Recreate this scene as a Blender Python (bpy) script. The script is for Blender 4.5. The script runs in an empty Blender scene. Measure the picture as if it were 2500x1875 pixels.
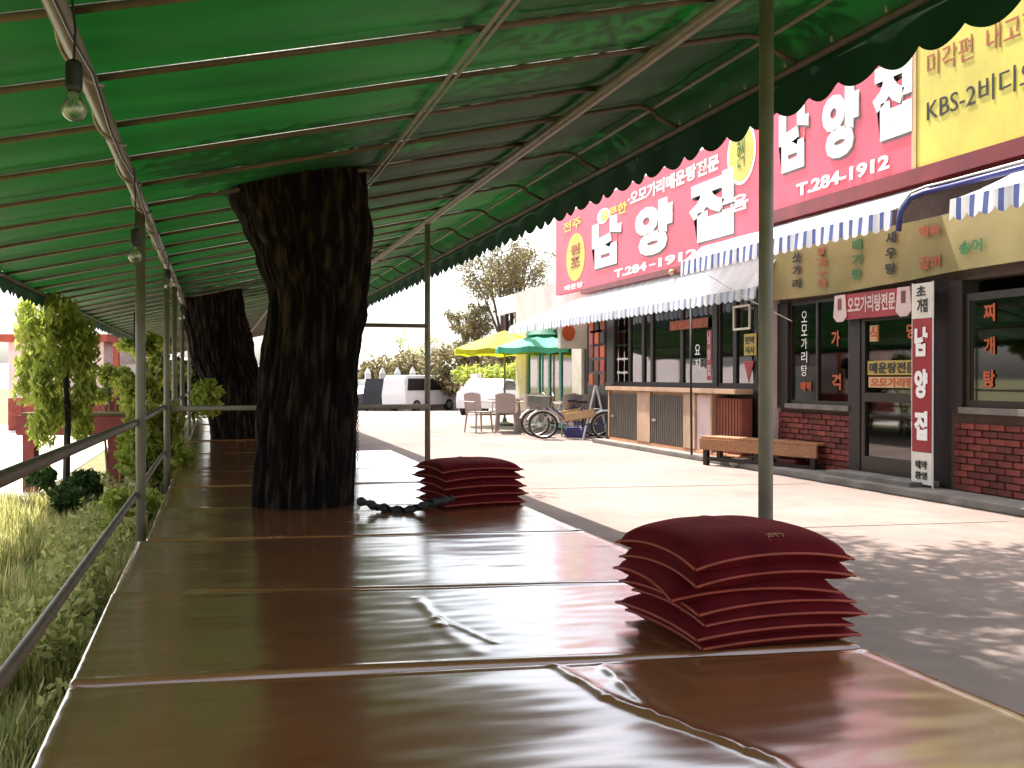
import bpy, bmesh, math, random
import numpy as np
from mathutils import Vector, Matrix, noise
random.seed(7); np.random.seed(7)
S = bpy.context.scene
COL = S.collection

# ---------------------------------------------------------------- camera, sky, sun, exposure
cam = bpy.data.cameras.new('camera'); camo = bpy.data.objects.new('camera', cam); COL.objects.link(camo)
cam.sensor_width = 36; cam.lens = 36.0; cam.clip_end = 3000; cam.clip_start = 0.05
camo.location = (0, 0, 1.2)
camo.rotation_euler = (math.radians(90 - 0.40), 0, math.radians(-16.15))
S.camera = camo
SUN = Vector((-0.10, 0.42, 0.90)).normalized()
W = bpy.data.worlds.new("World"); S.world = W; W.use_nodes = True
nt = W.node_tree; bg = nt.nodes['Background']
sky = nt.nodes.new('ShaderNodeTexSky'); sky.sky_type = 'NISHITA'; sky.sun_disc = False
sky.sun_elevation = math.asin(SUN.z); sky.sun_rotation = math.atan2(SUN.x, SUN.y)
sky.dust_density = 4.0; sky.air_density = 1.0; sky.ozone_density = 1.0
hs_ = nt.nodes.new('ShaderNodeHueSaturation'); hs_.inputs['Saturation'].default_value = 0.45; nt.links.new(sky.outputs[0], hs_.inputs['Color']); nt.links.new(hs_.outputs[0], bg.inputs[0]); bg.inputs[1].default_value = 0.15
sl = bpy.data.lights.new('sun', 'SUN'); sl.energy = 4.6; sl.angle = math.radians(0.6); sl.color = (1.0, 0.92, 0.85)
so = bpy.data.objects.new('sun', sl); COL.objects.link(so); so.location = (0, 0, 30)
so.rotation_euler = SUN.to_track_quat('Z', 'Y').to_euler()
S.view_settings.view_transform = 'Standard'; S.view_settings.look = 'None'
S.view_settings.gamma = 1.0; S.view_settings.use_curve_mapping = False
S.view_settings.exposure = 1.7
try:
    S.cycles.max_bounces = 8; S.cycles.transparent_max_bounces = 12; S.cycles.caustics_reflective = False
    S.cycles.caustics_refractive = False
except Exception: pass

# ---------------------------------------------------------------- helpers
ORG = {}
def V(*a): return Vector(a)
def new_bm(): return bmesh.new()
def thing(name, label, cat, loc=(0, 0, 0), rotz=0.0, group=None):
    o = bpy.data.objects.new(name, None); COL.objects.link(o)
    o.empty_display_size = 0.1
    o.location = loc; o.rotation_euler = (0, 0, rotz)
    o['label'] = label; o['category'] = cat
    if group: o['group'] = group
    ORG[o.name] = Vector(loc)
    return o
def tag(o, label, cat, group=None):
    o['label'] = label; o['category'] = cat
    if group: o['group'] = group
    return o
def obj(name, src, m, parent=None, smooth=False, loc=None, kind=None, label=None):
    """src: bmesh or (verts, faces); coordinates are world; shifted to the parent's origin"""
    me = bpy.data.meshes.new(name)
    if isinstance(src, tuple): me.from_pydata(src[0], [], src[1])
    elif isinstance(src, bpy.types.Mesh): me = src
    else: src.to_mesh(me); src.free()
    o = bpy.data.objects.new(name, me); COL.objects.link(o)
    org = Vector((0, 0, 0))
    if parent is not None:
        org = ORG[parent.name]; o.parent = parent
    elif loc is not None:
        org = Vector(loc); o.location = loc
    if org.length > 0: me.transform(Matrix.Translation(-org))
    ORG[o.name] = org
    if m is not None:
        ms = m if isinstance(m, (list, tuple)) else [m]
        me.materials.clear()
        for x in ms: me.materials.append(x)
    if smooth:
        me.polygons.foreach_set('use_smooth', [True] * len(me.polygons))
    me.update()
    if kind: o['kind'] = kind
    if label: o['label'] = label
    return o
def dup(root, loc, rotz=None, label=None, scale=None):
    r = root.copy(); COL.objects.link(r); r.location = loc; ORG[r.name] = Vector(loc)
    if rotz is not None: r.rotation_euler = (0, 0, rotz)
    if label: r['label'] = label
    if scale: r.scale = scale
    for ch in list(root.children):
        c = ch.copy(); COL.objects.link(c); c.parent = r
        for g in ch.children:
            d = g.copy(); COL.objects.link(d); d.parent = c
    return r
def box(bm, c, s, rz=0.0, ry=0.0, rx=0.0, bev=0.0):
    M = Matrix.Translation(c) @ Matrix.Rotation(rz, 4, 'Z') @ Matrix.Rotation(ry, 4, 'Y') @ Matrix.Rotation(rx, 4, 'X') @ Matrix.Diagonal((s[0], s[1], s[2], 1))
    r = bmesh.ops.create_cube(bm, size=1.0, matrix=M)
    if bev > 0:
        es = list({e for v in r['verts'] for e in v.link_edges})
        bmesh.ops.bevel(bm, geom=es, offset=bev, segments=2, affect='EDGES', clamp_overlap=True)
    return bm
def bb(bm, x0, x1, y0, y1, z0, z1, bev=0.0):
    return box(bm, ((x0+x1)/2, (y0+y1)/2, (z0+z1)/2), (abs(x1-x0), abs(y1-y0), abs(z1-z0)), bev=bev)
def tube(bm, pts, r, seg=10, cap=True):
    pts = [Vector(p) for p in pts]; n = len(pts)
    rs = r if isinstance(r, (list, tuple)) else [r] * n
    rings = []; prev = None
    for i, p in enumerate(pts):
        t = (pts[min(i+1, n-1)] - pts[max(i-1, 0)])
        if t.length < 1e-9: t = Vector((0, 0, 1))
        t.normalize()
        if prev is None:
            a = Vector((0, 0, 1)) if abs(t.z) < 0.9 else Vector((1, 0, 0))
            u = t.cross(a).normalized()
        else:
            u = (prev - t * prev.dot(t)).normalized()
        w = t.cross(u); prev = u
        rings.append([bm.verts.new(p + (u * math.cos(2*math.pi*k/seg) + w * math.sin(2*math.pi*k/seg)) * rs[i]) for k in range(seg)])
    for a, b in zip(rings, rings[1:]):
        for k in range(seg):
            bm.faces.new((a[k], a[(k+1) % seg], b[(k+1) % seg], b[k]))
    if cap:
        bm.faces.new(rings[0][::-1]); bm.faces.new(rings[-1])
    return bm
def torus(bm, c, axis, R, r, seg=32, ss=8, a0=0.0, a1=2*math.pi):
    axis = Vector(axis).normalized()
    u = axis.cross(Vector((0, 0, 1)));
    if u.length < 1e-4: u = Vector((1, 0, 0))
    u.normalize(); w = axis.cross(u)
    full = abs(a1 - a0 - 2*math.pi) < 1e-6
    n = seg if full else seg + 1
    rings = []
    for i in range(n):
        a = a0 + (a1-a0) * i / seg
        d = u * math.cos(a) + w * math.sin(a)
        rings.append([bm.verts.new(Vector(c) + d * (R + r*math.cos(2*math.pi*k/ss)) + axis * (r*math.sin(2*math.pi*k/ss))) for k in range(ss)])
    m = n if full else n - 1
    for i in range(m):
        A, B = rings[i], rings[(i+1) % n]
        for k in range(ss): bm.faces.new((A[k], A[(k+1) % ss], B[(k+1) % ss], B[k]))
    return bm
def lathe(bm, prof, c, seg=20):
    rings = []
    for (r, z) in prof:
        rings.append([bm.verts.new((c[0]+max(r, 1e-4)*math.cos(2*math.pi*k/seg), c[1]+max(r, 1e-4)*math.sin(2*math.pi*k/seg), c[2]+z)) for k in range(seg)])
    for a, b in zip(rings, rings[1:]):
        for k in range(seg): bm.faces.new((a[k], a[(k+1) % seg], b[(k+1) % seg], b[k]))
    bm.faces.new(rings[0][::-1]); bm.faces.new(rings[-1])
    return bm
def prism(bm, poly, axis_vec):
    """poly: 3d points of one planar outline, extruded by axis_vec"""
    a = [bm.verts.new(p) for p in poly]; b = [bm.verts.new(Vector(p) + Vector(axis_vec)) for p in poly]
    bm.faces.new(a); bm.faces.new(b[::-1])
    n = len(a)
    for i in range(n): bm.faces.new((a[i], b[i], b[(i+1) % n], a[(i+1) % n]))
    bmesh.ops.recalc_face_normals(bm, faces=bm.faces[:])
    return bm
def grid(nu, nv, fn):
    vs = [fn(i/(nu), j/(nv)) for j in range(nv+1) for i in range(nu+1)]
    fs = [(j*(nu+1)+i, j*(nu+1)+i+1, (j+1)*(nu+1)+i+1, (j+1)*(nu+1)+i) for j in range(nv) for i in range(nu)]
    return vs, fs
def text_mesh(body, w, h, origin, right, up, depth=0.01, bold=0.02, align='fit'):
    c = bpy.data.curves.new('lettering', 'FONT'); c.body = body; c.extrude = 0.5; c.offset = bold; c.resolution_u = 3
    o = bpy.data.objects.new('lettering', c); COL.objects.link(o)
    dg = bpy.context.evaluated_depsgraph_get(); dg.update()
    me = bpy.data.meshes.new_from_object(o.evaluated_get(dg))
    bpy.data.objects.remove(o); bpy.data.curves.remove(c)
    n = len(me.vertices)
    co = np.zeros(n*3); me.vertices.foreach_get('co', co); co = co.reshape(-1, 3)
    lo, hi = co.min(0), co.max(0)
    sz = np.maximum(hi - lo, 1e-6)
    q = (co - (lo+hi)/2)
    sx = w / sz[0]; sy = h / sz[1]
    if align == 'keep': sx = sy = min(sx, sy)
    q[:, 0] *= sx; q[:, 1] *= sy; q[:, 2] = (q[:, 2] / sz[2] + 0.5) * depth
    right = np.array(right, float); up = np.array(up, float); nrm = np.cross(right, up)
    P = np.array(origin, float) + q[:, 0:1]*right + q[:, 1:2]*up + q[:, 2:3]*nrm
    me.vertices.foreach_set('co', P.reshape(-1)); me.update()
    return me

# ---------------------------------------------------------------- materials
def pbsdf(name):
    m = bpy.data.materials.new(name); m.use_nodes = True
    return m, m.node_tree, m.node_tree.nodes['Principled BSDF']
def mat(name, col, rough=0.6, var=0.15, scale=4.0, bump=0.0, bscale=40.0, metal=0.0, col2=None, sheen=0.0, stretch=None, spec=0.5, detail=4.0):
    m, t, p = pbsdf(name)
    p.inputs['Roughness'].default_value = rough; p.inputs['Metallic'].default_value = metal
    p.inputs['Specular IOR Level'].default_value = spec
    tc = t.nodes.new('ShaderNodeTexCoord'); mp = t.nodes.new('ShaderNodeMapping')
    t.links.new(tc.outputs['Object'], mp.inputs[0])
    if stretch: mp.inputs['Scale'].default_value = stretch
    nz = t.nodes.new('ShaderNodeTexNoise'); nz.inputs['Scale'].default_value = scale; nz.inputs['Detail'].default_value = detail
    t.links.new(mp.outputs[0], nz.inputs['Vector'])
    cr = t.nodes.new('ShaderNodeValToRGB')
    c2 = col2 if col2 else tuple(min(1, c*(1+var)) for c in col)
    c1 = tuple(c*(1-var) for c in col) if not col2 else col
    cr.color_ramp.elements[0].position = 0.3; cr.color_ramp.elements[1].position = 0.7
    cr.color_ramp.elements[0].color = (*c1, 1); cr.color_ramp.elements[1].color = (*c2, 1)
    t.links.new(nz.outputs[0], cr.inputs[0]); t.links.new(cr.outputs[0], p.inputs['Base Color'])
    if sheen: p.inputs['Sheen Weight'].default_value = sheen
    if bump > 0:
        n2 = t.nodes.new('ShaderNodeTexNoise'); n2.inputs['Scale'].default_value = bscale; n2.inputs['Detail'].default_value = 5
        t.links.new(mp.outputs[0], n2.inputs['Vector'])
        b = t.nodes.new('ShaderNodeBump'); b.inputs['Strength'].default_value = bump; b.inputs['Distance'].default_value = 0.01
        t.links.new(n2.outputs[0], b.inputs['Height']); t.links.new(b.outputs[0], p.inputs['Normal'])
    return m
def fabric_mat(name, col, trans, tcol, stripes=None):
    """thin cloth lit from both sides"""
    m, t, p = pbsdf(name)
    out = t.nodes['Material Output']
    p.inputs['Roughness'].default_value = 0.6; p.inputs['Specular IOR Level'].default_value = 0.25
    tr = t.nodes.new('ShaderNodeBsdfTranslucent'); mx = t.nodes.new('ShaderNodeMixShader'); mx.inputs[0].default_value = trans
    tc = t.nodes.new('ShaderNodeTexCoord'); nz = t.nodes.new('ShaderNodeTexNoise'); nz.inputs['Scale'].default_value = 1.3; nz.inputs['Detail'].default_value = 6
    mp = t.nodes.new('ShaderNodeMapping'); mp.inputs['Scale'].default_value = (1.0, 3.0, 1.0)
    t.links.new(tc.outputs['Object'], mp.inputs[0]); t.links.new(mp.outputs[0], nz.inputs['Vector'])
    mul = t.nodes.new('ShaderNodeMapRange'); mul.inputs['To Min'].default_value = 0.68; mul.inputs['To Max'].default_value = 1.2
    mul.inputs['From Min'].default_value = 0.3; mul.inputs['From Max'].default_value = 0.7
    t.links.new(nz.outputs[0], mul.inputs['Value'])
    def scaled(c, sock):
        mc = t.nodes.new('ShaderNodeMix'); mc.data_type = 'RGBA'; mc.blend_type = 'MULTIPLY'; mc.inputs['Factor'].default_value = 1
        if stripes is not None and sock is not None:
            pass
        mc.inputs['A'].default_value = (*c, 1)
        t.links.new(mul.outputs[0], mc.inputs['B']); return mc
    a = scaled(col, 0); b = scaled(tcol, 0)
    if stripes:
        sx = t.nodes.new('ShaderNodeSeparateXYZ'); t.links.new(tc.outputs['Object'], sx.inputs[0])
        k = t.nodes.new('ShaderNodeMath'); k.operation = 'MULTIPLY'; k.inputs[1].default_value = 1/stripes[1]
        t.links.new(sx.outputs['Y'], k.inputs[0])
        f = t.nodes.new('ShaderNodeMath'); f.operation = 'FRACT'; t.links.new(k.outputs[0], f.inputs[0])
        g = t.nodes.new('ShaderNodeMath'); g.operation = 'GREATER_THAN'; g.inputs[1].default_value = 0.62; t.links.new(f.outputs[0], g.inputs[0])
        for q in (a, b):
            mm = t.nodes.new('ShaderNodeMix'); mm.data_type = 'RGBA'
            t.links.new(g.outputs[0], mm.inputs['Factor']); t.links.new(q.outputs['Result'], mm.inputs['A']); mm.inputs['B'].default_value = (*stripes[0], 1)
            if q is a: t.links.new(mm.outputs['Result'], p.inputs['Base Color'])
            else: t.links.new(mm.outputs['Result'], tr.inputs['Color'])
    else:
        t.links.new(a.outputs['Result'], p.inputs['Base Color']); t.links.new(b.outputs['Result'], tr.inputs['Color'])
    t.links.new(p.outputs[0], mx.inputs[1]); t.links.new(tr.outputs[0], mx.inputs[2]); t.links.new(mx.outputs[0], out.inputs[0])
    return m
def glass_mat(name, tint=(0.8, 0.85, 0.82), refl=0.12, rough=0.02):
    m = bpy.data.materials.new(name); m.use_nodes = True; t = m.node_tree; t.nodes.clear()
    out = t.nodes.new('ShaderNodeOutputMaterial'); tr = t.nodes.new('ShaderNodeBsdfTransparent'); tr.inputs[0].default_value = (*tint, 1)
    gl = t.nodes.new('ShaderNodeBsdfGlossy'); gl.inputs['Roughness'].default_value = rough
    fr = t.nodes.new('ShaderNodeFresnel'); fr.inputs[0].default_value = 1.5
    ad = t.nodes.new('ShaderNodeMath'); ad.operation = 'ADD'; ad.inputs[1].default_value = refl
    mx = t.nodes.new('ShaderNodeMixShader')
    t.links.new(fr.outputs[0], ad.inputs[0]); t.links.new(ad.outputs[0], mx.inputs[0])
    t.links.new(tr.outputs[0], mx.inputs[1]); t.links.new(gl.outputs[0], mx.inputs[2]); t.links.new(mx.outputs[0], out.inputs[0])
    return m
def leaf_mat(name, c1, c2, trans=0.35):
    m, t, p = pbsdf(name); out = t.nodes['Material Output']
    p.inputs['Roughness'].default_value = 0.55; p.inputs['Specular IOR Level'].default_value = 0.3
    g = t.nodes.new('ShaderNodeNewGeometry'); cr = t.nodes.new('ShaderNodeValToRGB')
    cr.color_ramp.elements[0].color = (*c1, 1); cr.color_ramp.elements[1].color = (*c2, 1)
    t.links.new(g.outputs['Random Per Island'], cr.inputs[0]); t.links.new(cr.outputs[0], p.inputs['Base Color'])
    tr = t.nodes.new('ShaderNodeBsdfTranslucent'); t.links.new(cr.outputs[0], tr.inputs[0])
    mx = t.nodes.new('ShaderNodeMixShader'); mx.inputs[0].default_value = trans
    t.links.new(p.outputs[0], mx.inputs[1]); t.links.new(tr.outputs[0], mx.inputs[2]); t.links.new(mx.outputs[0], out.inputs[0])
    return m

M = {}
M['road'] = mat('road_concrete', (0.190, 0.142, 0.120), 0.85, 0.13, 0.6, 0.35, 60, detail=8)
M['road_dark'] = mat('tar_and_wire_shadow', (0.17, 0.135, 0.115), 0.8, 0.2, 3, 0.2, 60)
M['kerb'] = mat('kerb_concrete', (0.19, 0.17, 0.15), 0.85, 0.15, 3, 0.3, 50)
M['soil'] = mat('garden_soil', (0.14, 0.10, 0.05), 0.95, 0.2, 2, 0.5, 20, col2=(0.13, 0.15, 0.04))
M['yard'] = mat('pale_yard', (0.50, 0.46, 0.40), 0.9, 0.1, 1, 0.2, 30)
M['green'] = fabric_mat('green_tarpaulin', (0.010, 0.036, 0.013), 0.10, (0.006, 0.12, 0.014))
M['green_val'] = fabric_mat('green_valance', (0.004, 0.035, 0.013), 0.10, (0.003, 0.05, 0.012))
M['pipe'] = mat('painted_steel_pipe', (0.22, 0.19, 0.15), 0.45, 0.18, 8, 0.1, 60, spec=0.5)
M['pipe_green'] = mat('olive_painted_steel', (0.19, 0.175, 0.135), 0.4, 0.2, 6, 0.1, 60)
M['pipe_brown'] = mat('rust_brown_pipe', (0.115, 0.082, 0.055), 0.55, 0.25, 9, 0.15, 60)
M['wire'] = mat('white_cord', (0.5, 0.45, 0.38), 0.6, 0.2, 20)
M['black'] = mat('black_plastic', (0.012, 0.012, 0.012), 0.45, 0.3, 10)
M['rubber'] = mat('dark_rubber', (0.02, 0.018, 0.018), 0.7, 0.3, 10, 0.2, 80)
M['bulb'] = glass_mat('bulb_glass', (0.90, 0.92, 0.80), 0.16, 0.30)
M['fil'] = mat('filament_metal', (0.45, 0.42, 0.33), 0.4, metal=0.6)
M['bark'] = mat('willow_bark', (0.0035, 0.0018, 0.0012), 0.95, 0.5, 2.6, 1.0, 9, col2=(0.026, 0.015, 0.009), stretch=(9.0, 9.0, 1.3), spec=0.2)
M['velvet'] = mat('maroon_velvet', (0.092, 0.0035, 0.007), 0.8, 0.3, 5.0, 0.15, 60, sheen=0.12, spec=0.10)
M['velvet'].node_tree.nodes['Principled BSDF'].inputs['Sheen Tint'].default_value = (1.0, 0.10, 0.10, 1)
M['piping'] = mat('rust_red_piping', (0.30, 0.045, 0.022), 0.6, 0.15, 10)
M['gold'] = mat('gold_thread', (0.42, 0.22, 0.10), 0.6, 0.3, 60)
M['wood'] = mat('bench_wood', (0.32, 0.15, 0.065), 0.6, 0.2, 3.0, 0.2, 30, stretch=(1, 8, 8))
M['dkwood'] = mat('dark_wood', (0.014, 0.006, 0.004), 0.6, 0.3, 4.0, 0.2, 30)
M['palewood'] = mat('pale_painted_wood', (0.45, 0.29, 0.19), 0.65, 0.12, 3.0, 0.15, 30)
M['brick'] = mat('red_brick', (0.19, 0.036, 0.026), 0.85, 0.35, 6.0, 0.4, 60)
M['mortar'] = mat('grey_mortar', (0.10, 0.07, 0.06), 0.95, 0.15, 10, 0.4, 60)
M['plaster'] = mat('cream_plaster', (0.60, 0.55, 0.45), 0.85, 0.1, 2, 0.2, 30)
M['white'] = mat('white_paint', (0.80, 0.79, 0.76), 0.5, 0.05, 2)
M['whitewall'] = mat('white_wall', (0.75, 0.72, 0.68), 0.8, 0.08, 1.5, 0.15, 20)
M['pink'] = mat('red_pink_sign_vinyl', (0.72, 0.085, 0.135), 0.45, 0.08, 0.8)
M['redsign'] = mat('deep_red_sign', (0.30, 0.008, 0.015), 0.4, 0.15, 3)
M['yellow'] = mat('yellow_sign_vinyl', (0.62, 0.52, 0.08), 0.5, 0.05, 2)
M['maroon'] = mat('maroon_fascia', (0.16, 0.012, 0.015), 0.4, 0.2, 2)
M['letter'] = mat('white_letter', (0.86, 0.84, 0.82), 0.45, 0.04, 3)
M['shade'] = mat('letter_shadow_grey', (0.20, 0.16, 0.15), 0.6, 0.1, 3)  # grey for the painted shadows of the big sign letters
M['ink'] = mat('black_ink', (0.015, 0.015, 0.012), 0.6, 0.2, 3)
M['orange'] = mat('orange_ink', (0.45, 0.08, 0.015), 0.55, 0.15, 3)
M['brownink'] = mat('brown_red_ink', (0.35, 0.08, 0.03), 0.55, 0.15, 3)
M['greenink'] = mat('green_ink', (0.03, 0.14, 0.04), 0.6, 0.2, 3)
M['banner'] = mat('yellow_cloth_banner', (0.24, 0.21, 0.075), 0.75, 0.12, 1.2, 0.15, 12, col2=(0.33, 0.25, 0.11))
M['blue'] = mat('navy_pipe', (0.03, 0.035, 0.18), 0.35, 0.1, 5)
M['stripe'] = fabric_mat('blue_white_awning', (0.78, 0.78, 0.82), 0.35, (0.8, 0.8, 0.85), stripes=((0.10, 0.14, 0.36), 0.17))
M['stripe_pale'] = fabric_mat('white_awning', (0.84, 0.84, 0.84), 0.35, (0.85, 0.85, 0.85), stripes=((0.36, 0.42, 0.58), 0.19))
M['cloth_white'] = fabric_mat('white_awning_cloth', (0.84, 0.84, 0.84), 0.35, (0.85, 0.85, 0.85), stripes=((0.70, 0.72, 0.78), 0.085))
M['frame'] = mat('bronze_aluminium', (0.020, 0.012, 0.006), 0.4, 0.2, 5, metal=0.1)
M['frame_grey'] = mat('grey_aluminium', (0.25, 0.25, 0.22), 0.4, 0.2, 5, metal=0.5)
M['glass'] = glass_mat('window_glass', (0.62, 0.70, 0.65), 0.10, 0.03)
M['glass_teal'] = glass_mat('teal_glass', (0.25, 0.55, 0.50), 0.15, 0.05)
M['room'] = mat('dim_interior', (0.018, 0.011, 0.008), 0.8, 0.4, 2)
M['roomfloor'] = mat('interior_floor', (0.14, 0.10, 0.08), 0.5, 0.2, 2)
M['mesh'] = mat('grey_sheet_panel', (0.12, 0.10, 0.08), 0.6, 0.25, 3, 0.3, 30, stretch=(1, 12, 1))
M['brownpanel'] = mat('brown_board_panel', (0.22, 0.06, 0.035), 0.7, 0.2, 3, 0.3, 30, stretch=(1, 12, 1))
M['terracotta'] = mat('orange_plinth', (0.55, 0.27, 0.15), 0.8, 0.15, 3, 0.3, 40)
M['plastic'] = mat('white_plastic', (0.42, 0.34, 0.31), 0.4, 0.06, 4)
M['steel'] = mat('bare_steel', (0.45, 0.44, 0.42), 0.3, 0.1, 5, metal=0.9)
M['tan'] = mat('tan_box', (0.55, 0.36, 0.18), 0.6, 0.15, 6)
M['umb_y'] = fabric_mat('yellow_umbrella', (0.50, 0.50, 0.03), 0.4, (0.55, 0.58, 0.03))
M['umb_g'] = fabric_mat('green_umbrella', (0.12, 0.50, 0.33), 0.4, (0.06, 0.40, 0.22))
M['umb_gd'] = fabric_mat('dark_green_umbrella_band', (0.02, 0.14, 0.08), 0.3, (0.02, 0.12, 0.06))
M['teal'] = mat('teal_pole', (0.12, 0.38, 0.34), 0.4, 0.1, 5)
M['carw'] = mat('white_car_paint', (0.78, 0.78, 0.78), 0.25, 0.03, 2)
M['cars'] = mat('silver_car_paint', (0.45, 0.46, 0.50), 0.25, 0.03, 2, metal=0.4)
M['cark'] = mat('black_car_paint', (0.012, 0.012, 0.013), 0.45, 0.1, 2)
M['carglass'] = mat('tinted_car_glass', (0.015, 0.015, 0.016), 0.35, 0.1, 2)
M['lamp'] = mat('headlight_lens', (0.5, 0.5, 0.5), 0.1, 0.1, 2)
M['redwood'] = mat('dark_red_timber', (0.15, 0.016, 0.014), 0.7, 0.25, 5, 0.2, 30)
M['redroof'] = mat('red_roof', (0.30, 0.045, 0.025), 0.7, 0.25, 3, 0.3, 20)
M['pinkwall'] = mat('pale_pink_wall', (0.62, 0.47, 0.46), 0.85, 0.06, 1.5, 0.15, 20)
M['hill'] = mat('pale_hill', (0.40, 0.34, 0.32), 0.95, 0.12, 0.02)
M['rooftin'] = mat('pale_roof_tin', (0.70, 0.70, 0.68), 0.6, 0.06, 1)
M['poster'] = mat('poster_paper', (0.70, 0.66, 0.58), 0.7, 0.08, 5)
M['postery'] = mat('yellow_poster', (0.42, 0.30, 0.06), 0.6, 0.1, 5)
M['leafdark'] = leaf_mat('leaf_dark', (0.025, 0.05, 0.012), (0.07, 0.12, 0.03))
M['leafwillow'] = leaf_mat('leaf_willow', (0.05, 0.09, 0.02), (0.13, 0.19, 0.05), 0.45)
M['leafyellow'] = leaf_mat('leaf_yellow_green', (0.20, 0.27, 0.035), (0.50, 0.54, 0.12), 0.55)
M['grass'] = leaf_mat('grass_blades', (0.14, 0.20, 0.03), (0.70, 0.62, 0.28), 0.5)
M['leafbrown'] = leaf_mat('leaf_brown_green', (0.13, 0.10, 0.05), (0.30, 0.27, 0.12), 0.3)
M['twig'] = mat('twig_brown', (0.14, 0.10, 0.075), 0.9, 0.3, 5)

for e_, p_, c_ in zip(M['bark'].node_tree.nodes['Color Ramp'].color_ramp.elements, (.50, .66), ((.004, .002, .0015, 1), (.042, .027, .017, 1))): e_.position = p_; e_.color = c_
# every brick its own shade
def brick_random():
    t = M['brick'].node_tree; p = t.nodes['Principled BSDF']; src_ = p.inputs['Base Color'].links[0].from_socket
    oi = t.nodes.new('ShaderNodeObjectInfo'); cr = t.nodes.new('ShaderNodeValToRGB')
    cr.color_ramp.elements[0].color = (0.45, 0.42, 0.42, 1); cr.color_ramp.elements[1].color = (1.25, 1.2, 1.15, 1)
    mx = t.nodes.new('ShaderNodeMix'); mx.data_type = 'RGBA'; mx.blend_type = 'MULTIPLY'; mx.inputs['Factor'].default_value = 1
    t.links.new(oi.outputs['Random'], cr.inputs[0]); t.links.new(src_, mx.inputs['A']); t.links.new(cr.outputs[0], mx.inputs['B']); t.links.new(mx.outputs['Result'], p.inputs['Base Color'])
brick_random()
def stained(name, scale, lo, hi, p0=.35, p1=.6):
    t = M[name].node_tree; p = t.nodes['Principled BSDF']; src_ = p.inputs['Base Color'].links[0].from_socket
    tc = t.nodes.new('ShaderNodeTexCoord'); nz = t.nodes.new('ShaderNodeTexNoise'); nz.inputs['Scale'].default_value = scale; nz.inputs['Detail'].default_value = 9; nz.inputs['Roughness'].default_value = .65
    cr = t.nodes.new('ShaderNodeValToRGB'); cr.color_ramp.elements[0].position = p0; cr.color_ramp.elements[1].position = p1
    cr.color_ramp.elements[0].color = (lo, lo, lo, 1); cr.color_ramp.elements[1].color = (hi, hi, hi, 1)
    mx = t.nodes.new('ShaderNodeMix'); mx.data_type = 'RGBA'; mx.blend_type = 'MULTIPLY'; mx.inputs['Factor'].default_value = 1
    t.links.new(tc.outputs['Object'], nz.inputs['Vector']); t.links.new(nz.outputs[0], cr.inputs[0]); t.links.new(src_, mx.inputs['A']); t.links.new(cr.outputs[0], mx.inputs['B']); t.links.new(mx.outputs['Result'], p.inputs['Base Color'])
stained('road', 0.35, 0.72, 1.05); stained('road', 3.5, 0.86, 1.03); stained('kerb', 2.5, 0.6, 1.05)
for k_ in ('pink', 'yellow', 'redsign', 'banner', 'maroon', 'palewood', 'whitewall', 'plaster', 'pinkwall'): stained(k_, 1.6, 0.80, 1.04, .3, .55)

# glossy brown floor vinyl
def vinyl():
    m, t, p = pbsdf('brown_floor_vinyl')
    tc = t.nodes.new('ShaderNodeTexCoord'); mp = t.nodes.new('ShaderNodeMapping'); mp.inputs['Scale'].default_value = (1.0, 1.0, 1.0)
    t.links.new(tc.outputs['Object'], mp.inputs[0])
    nz = t.nodes.new('ShaderNodeTexNoise'); nz.inputs['Scale'].default_value = 1.7; nz.inputs['Detail'].default_value = 6; t.links.new(mp.outputs[0], nz.inputs['Vector'])
    cr = t.nodes.new('ShaderNodeValToRGB'); cr.color_ramp.elements[0].position = 0.3; cr.color_ramp.elements[1].position = 0.72
    cr.color_ramp.elements[0].color = (0.26, 0.093, 0.036, 1); cr.color_ramp.elements[1].color = (0.35, 0.140, 0.056, 1)
    t.links.new(nz.outputs[0], cr.inputs[0]); t.links.new(cr.outputs[0], p.inputs['Base Color'])
    p.inputs['Specular IOR Level'].default_value = 0.9; p.inputs['Coat Weight'].default_value = 1.0; p.inputs['Coat Roughness'].default_value = 0.16; p.inputs['Coat IOR'].default_value = 2.0
    r = t.nodes.new('ShaderNodeMapRange'); r.inputs['From Min'].default_value = 0.35; r.inputs['From Max'].default_value = 0.7
    r.inputs['To Min'].default_value = 0.16; r.inputs['To Max'].default_value = 0.28
    n2 = t.nodes.new('ShaderNodeTexNoise'); n2.inputs['Scale'].default_value = 5; n2.inputs['Detail'].default_value = 8; t.links.new(mp.outputs[0], n2.inputs['Vector'])
    t.links.new(n2.outputs[0], r.inputs['Value']); t.links.new(r.outputs[0], p.inputs['Roughness'])
    m3 = t.nodes.new('ShaderNodeMapping'); m3.inputs['Scale'].default_value = (1.5, 7.0, 1.0); t.links.new(tc.outputs['Object'], m3.inputs[0])
    n3 = t.nodes.new('ShaderNodeTexNoise'); n3.inputs['Scale'].default_value = 2.2; n3.inputs['Detail'].default_value = 3; t.links.new(m3.outputs[0], n3.inputs['Vector'])
    b = t.nodes.new('ShaderNodeBump'); b.inputs['Strength'].default_value = 0.16; b.inputs['Distance'].default_value = 0.01
    t.links.new(n3.outputs[0], b.inputs['Height']); t.links.new(b.outputs[0], p.inputs['Normal'])
    return m
M['vinyl'] = vinyl()

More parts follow.
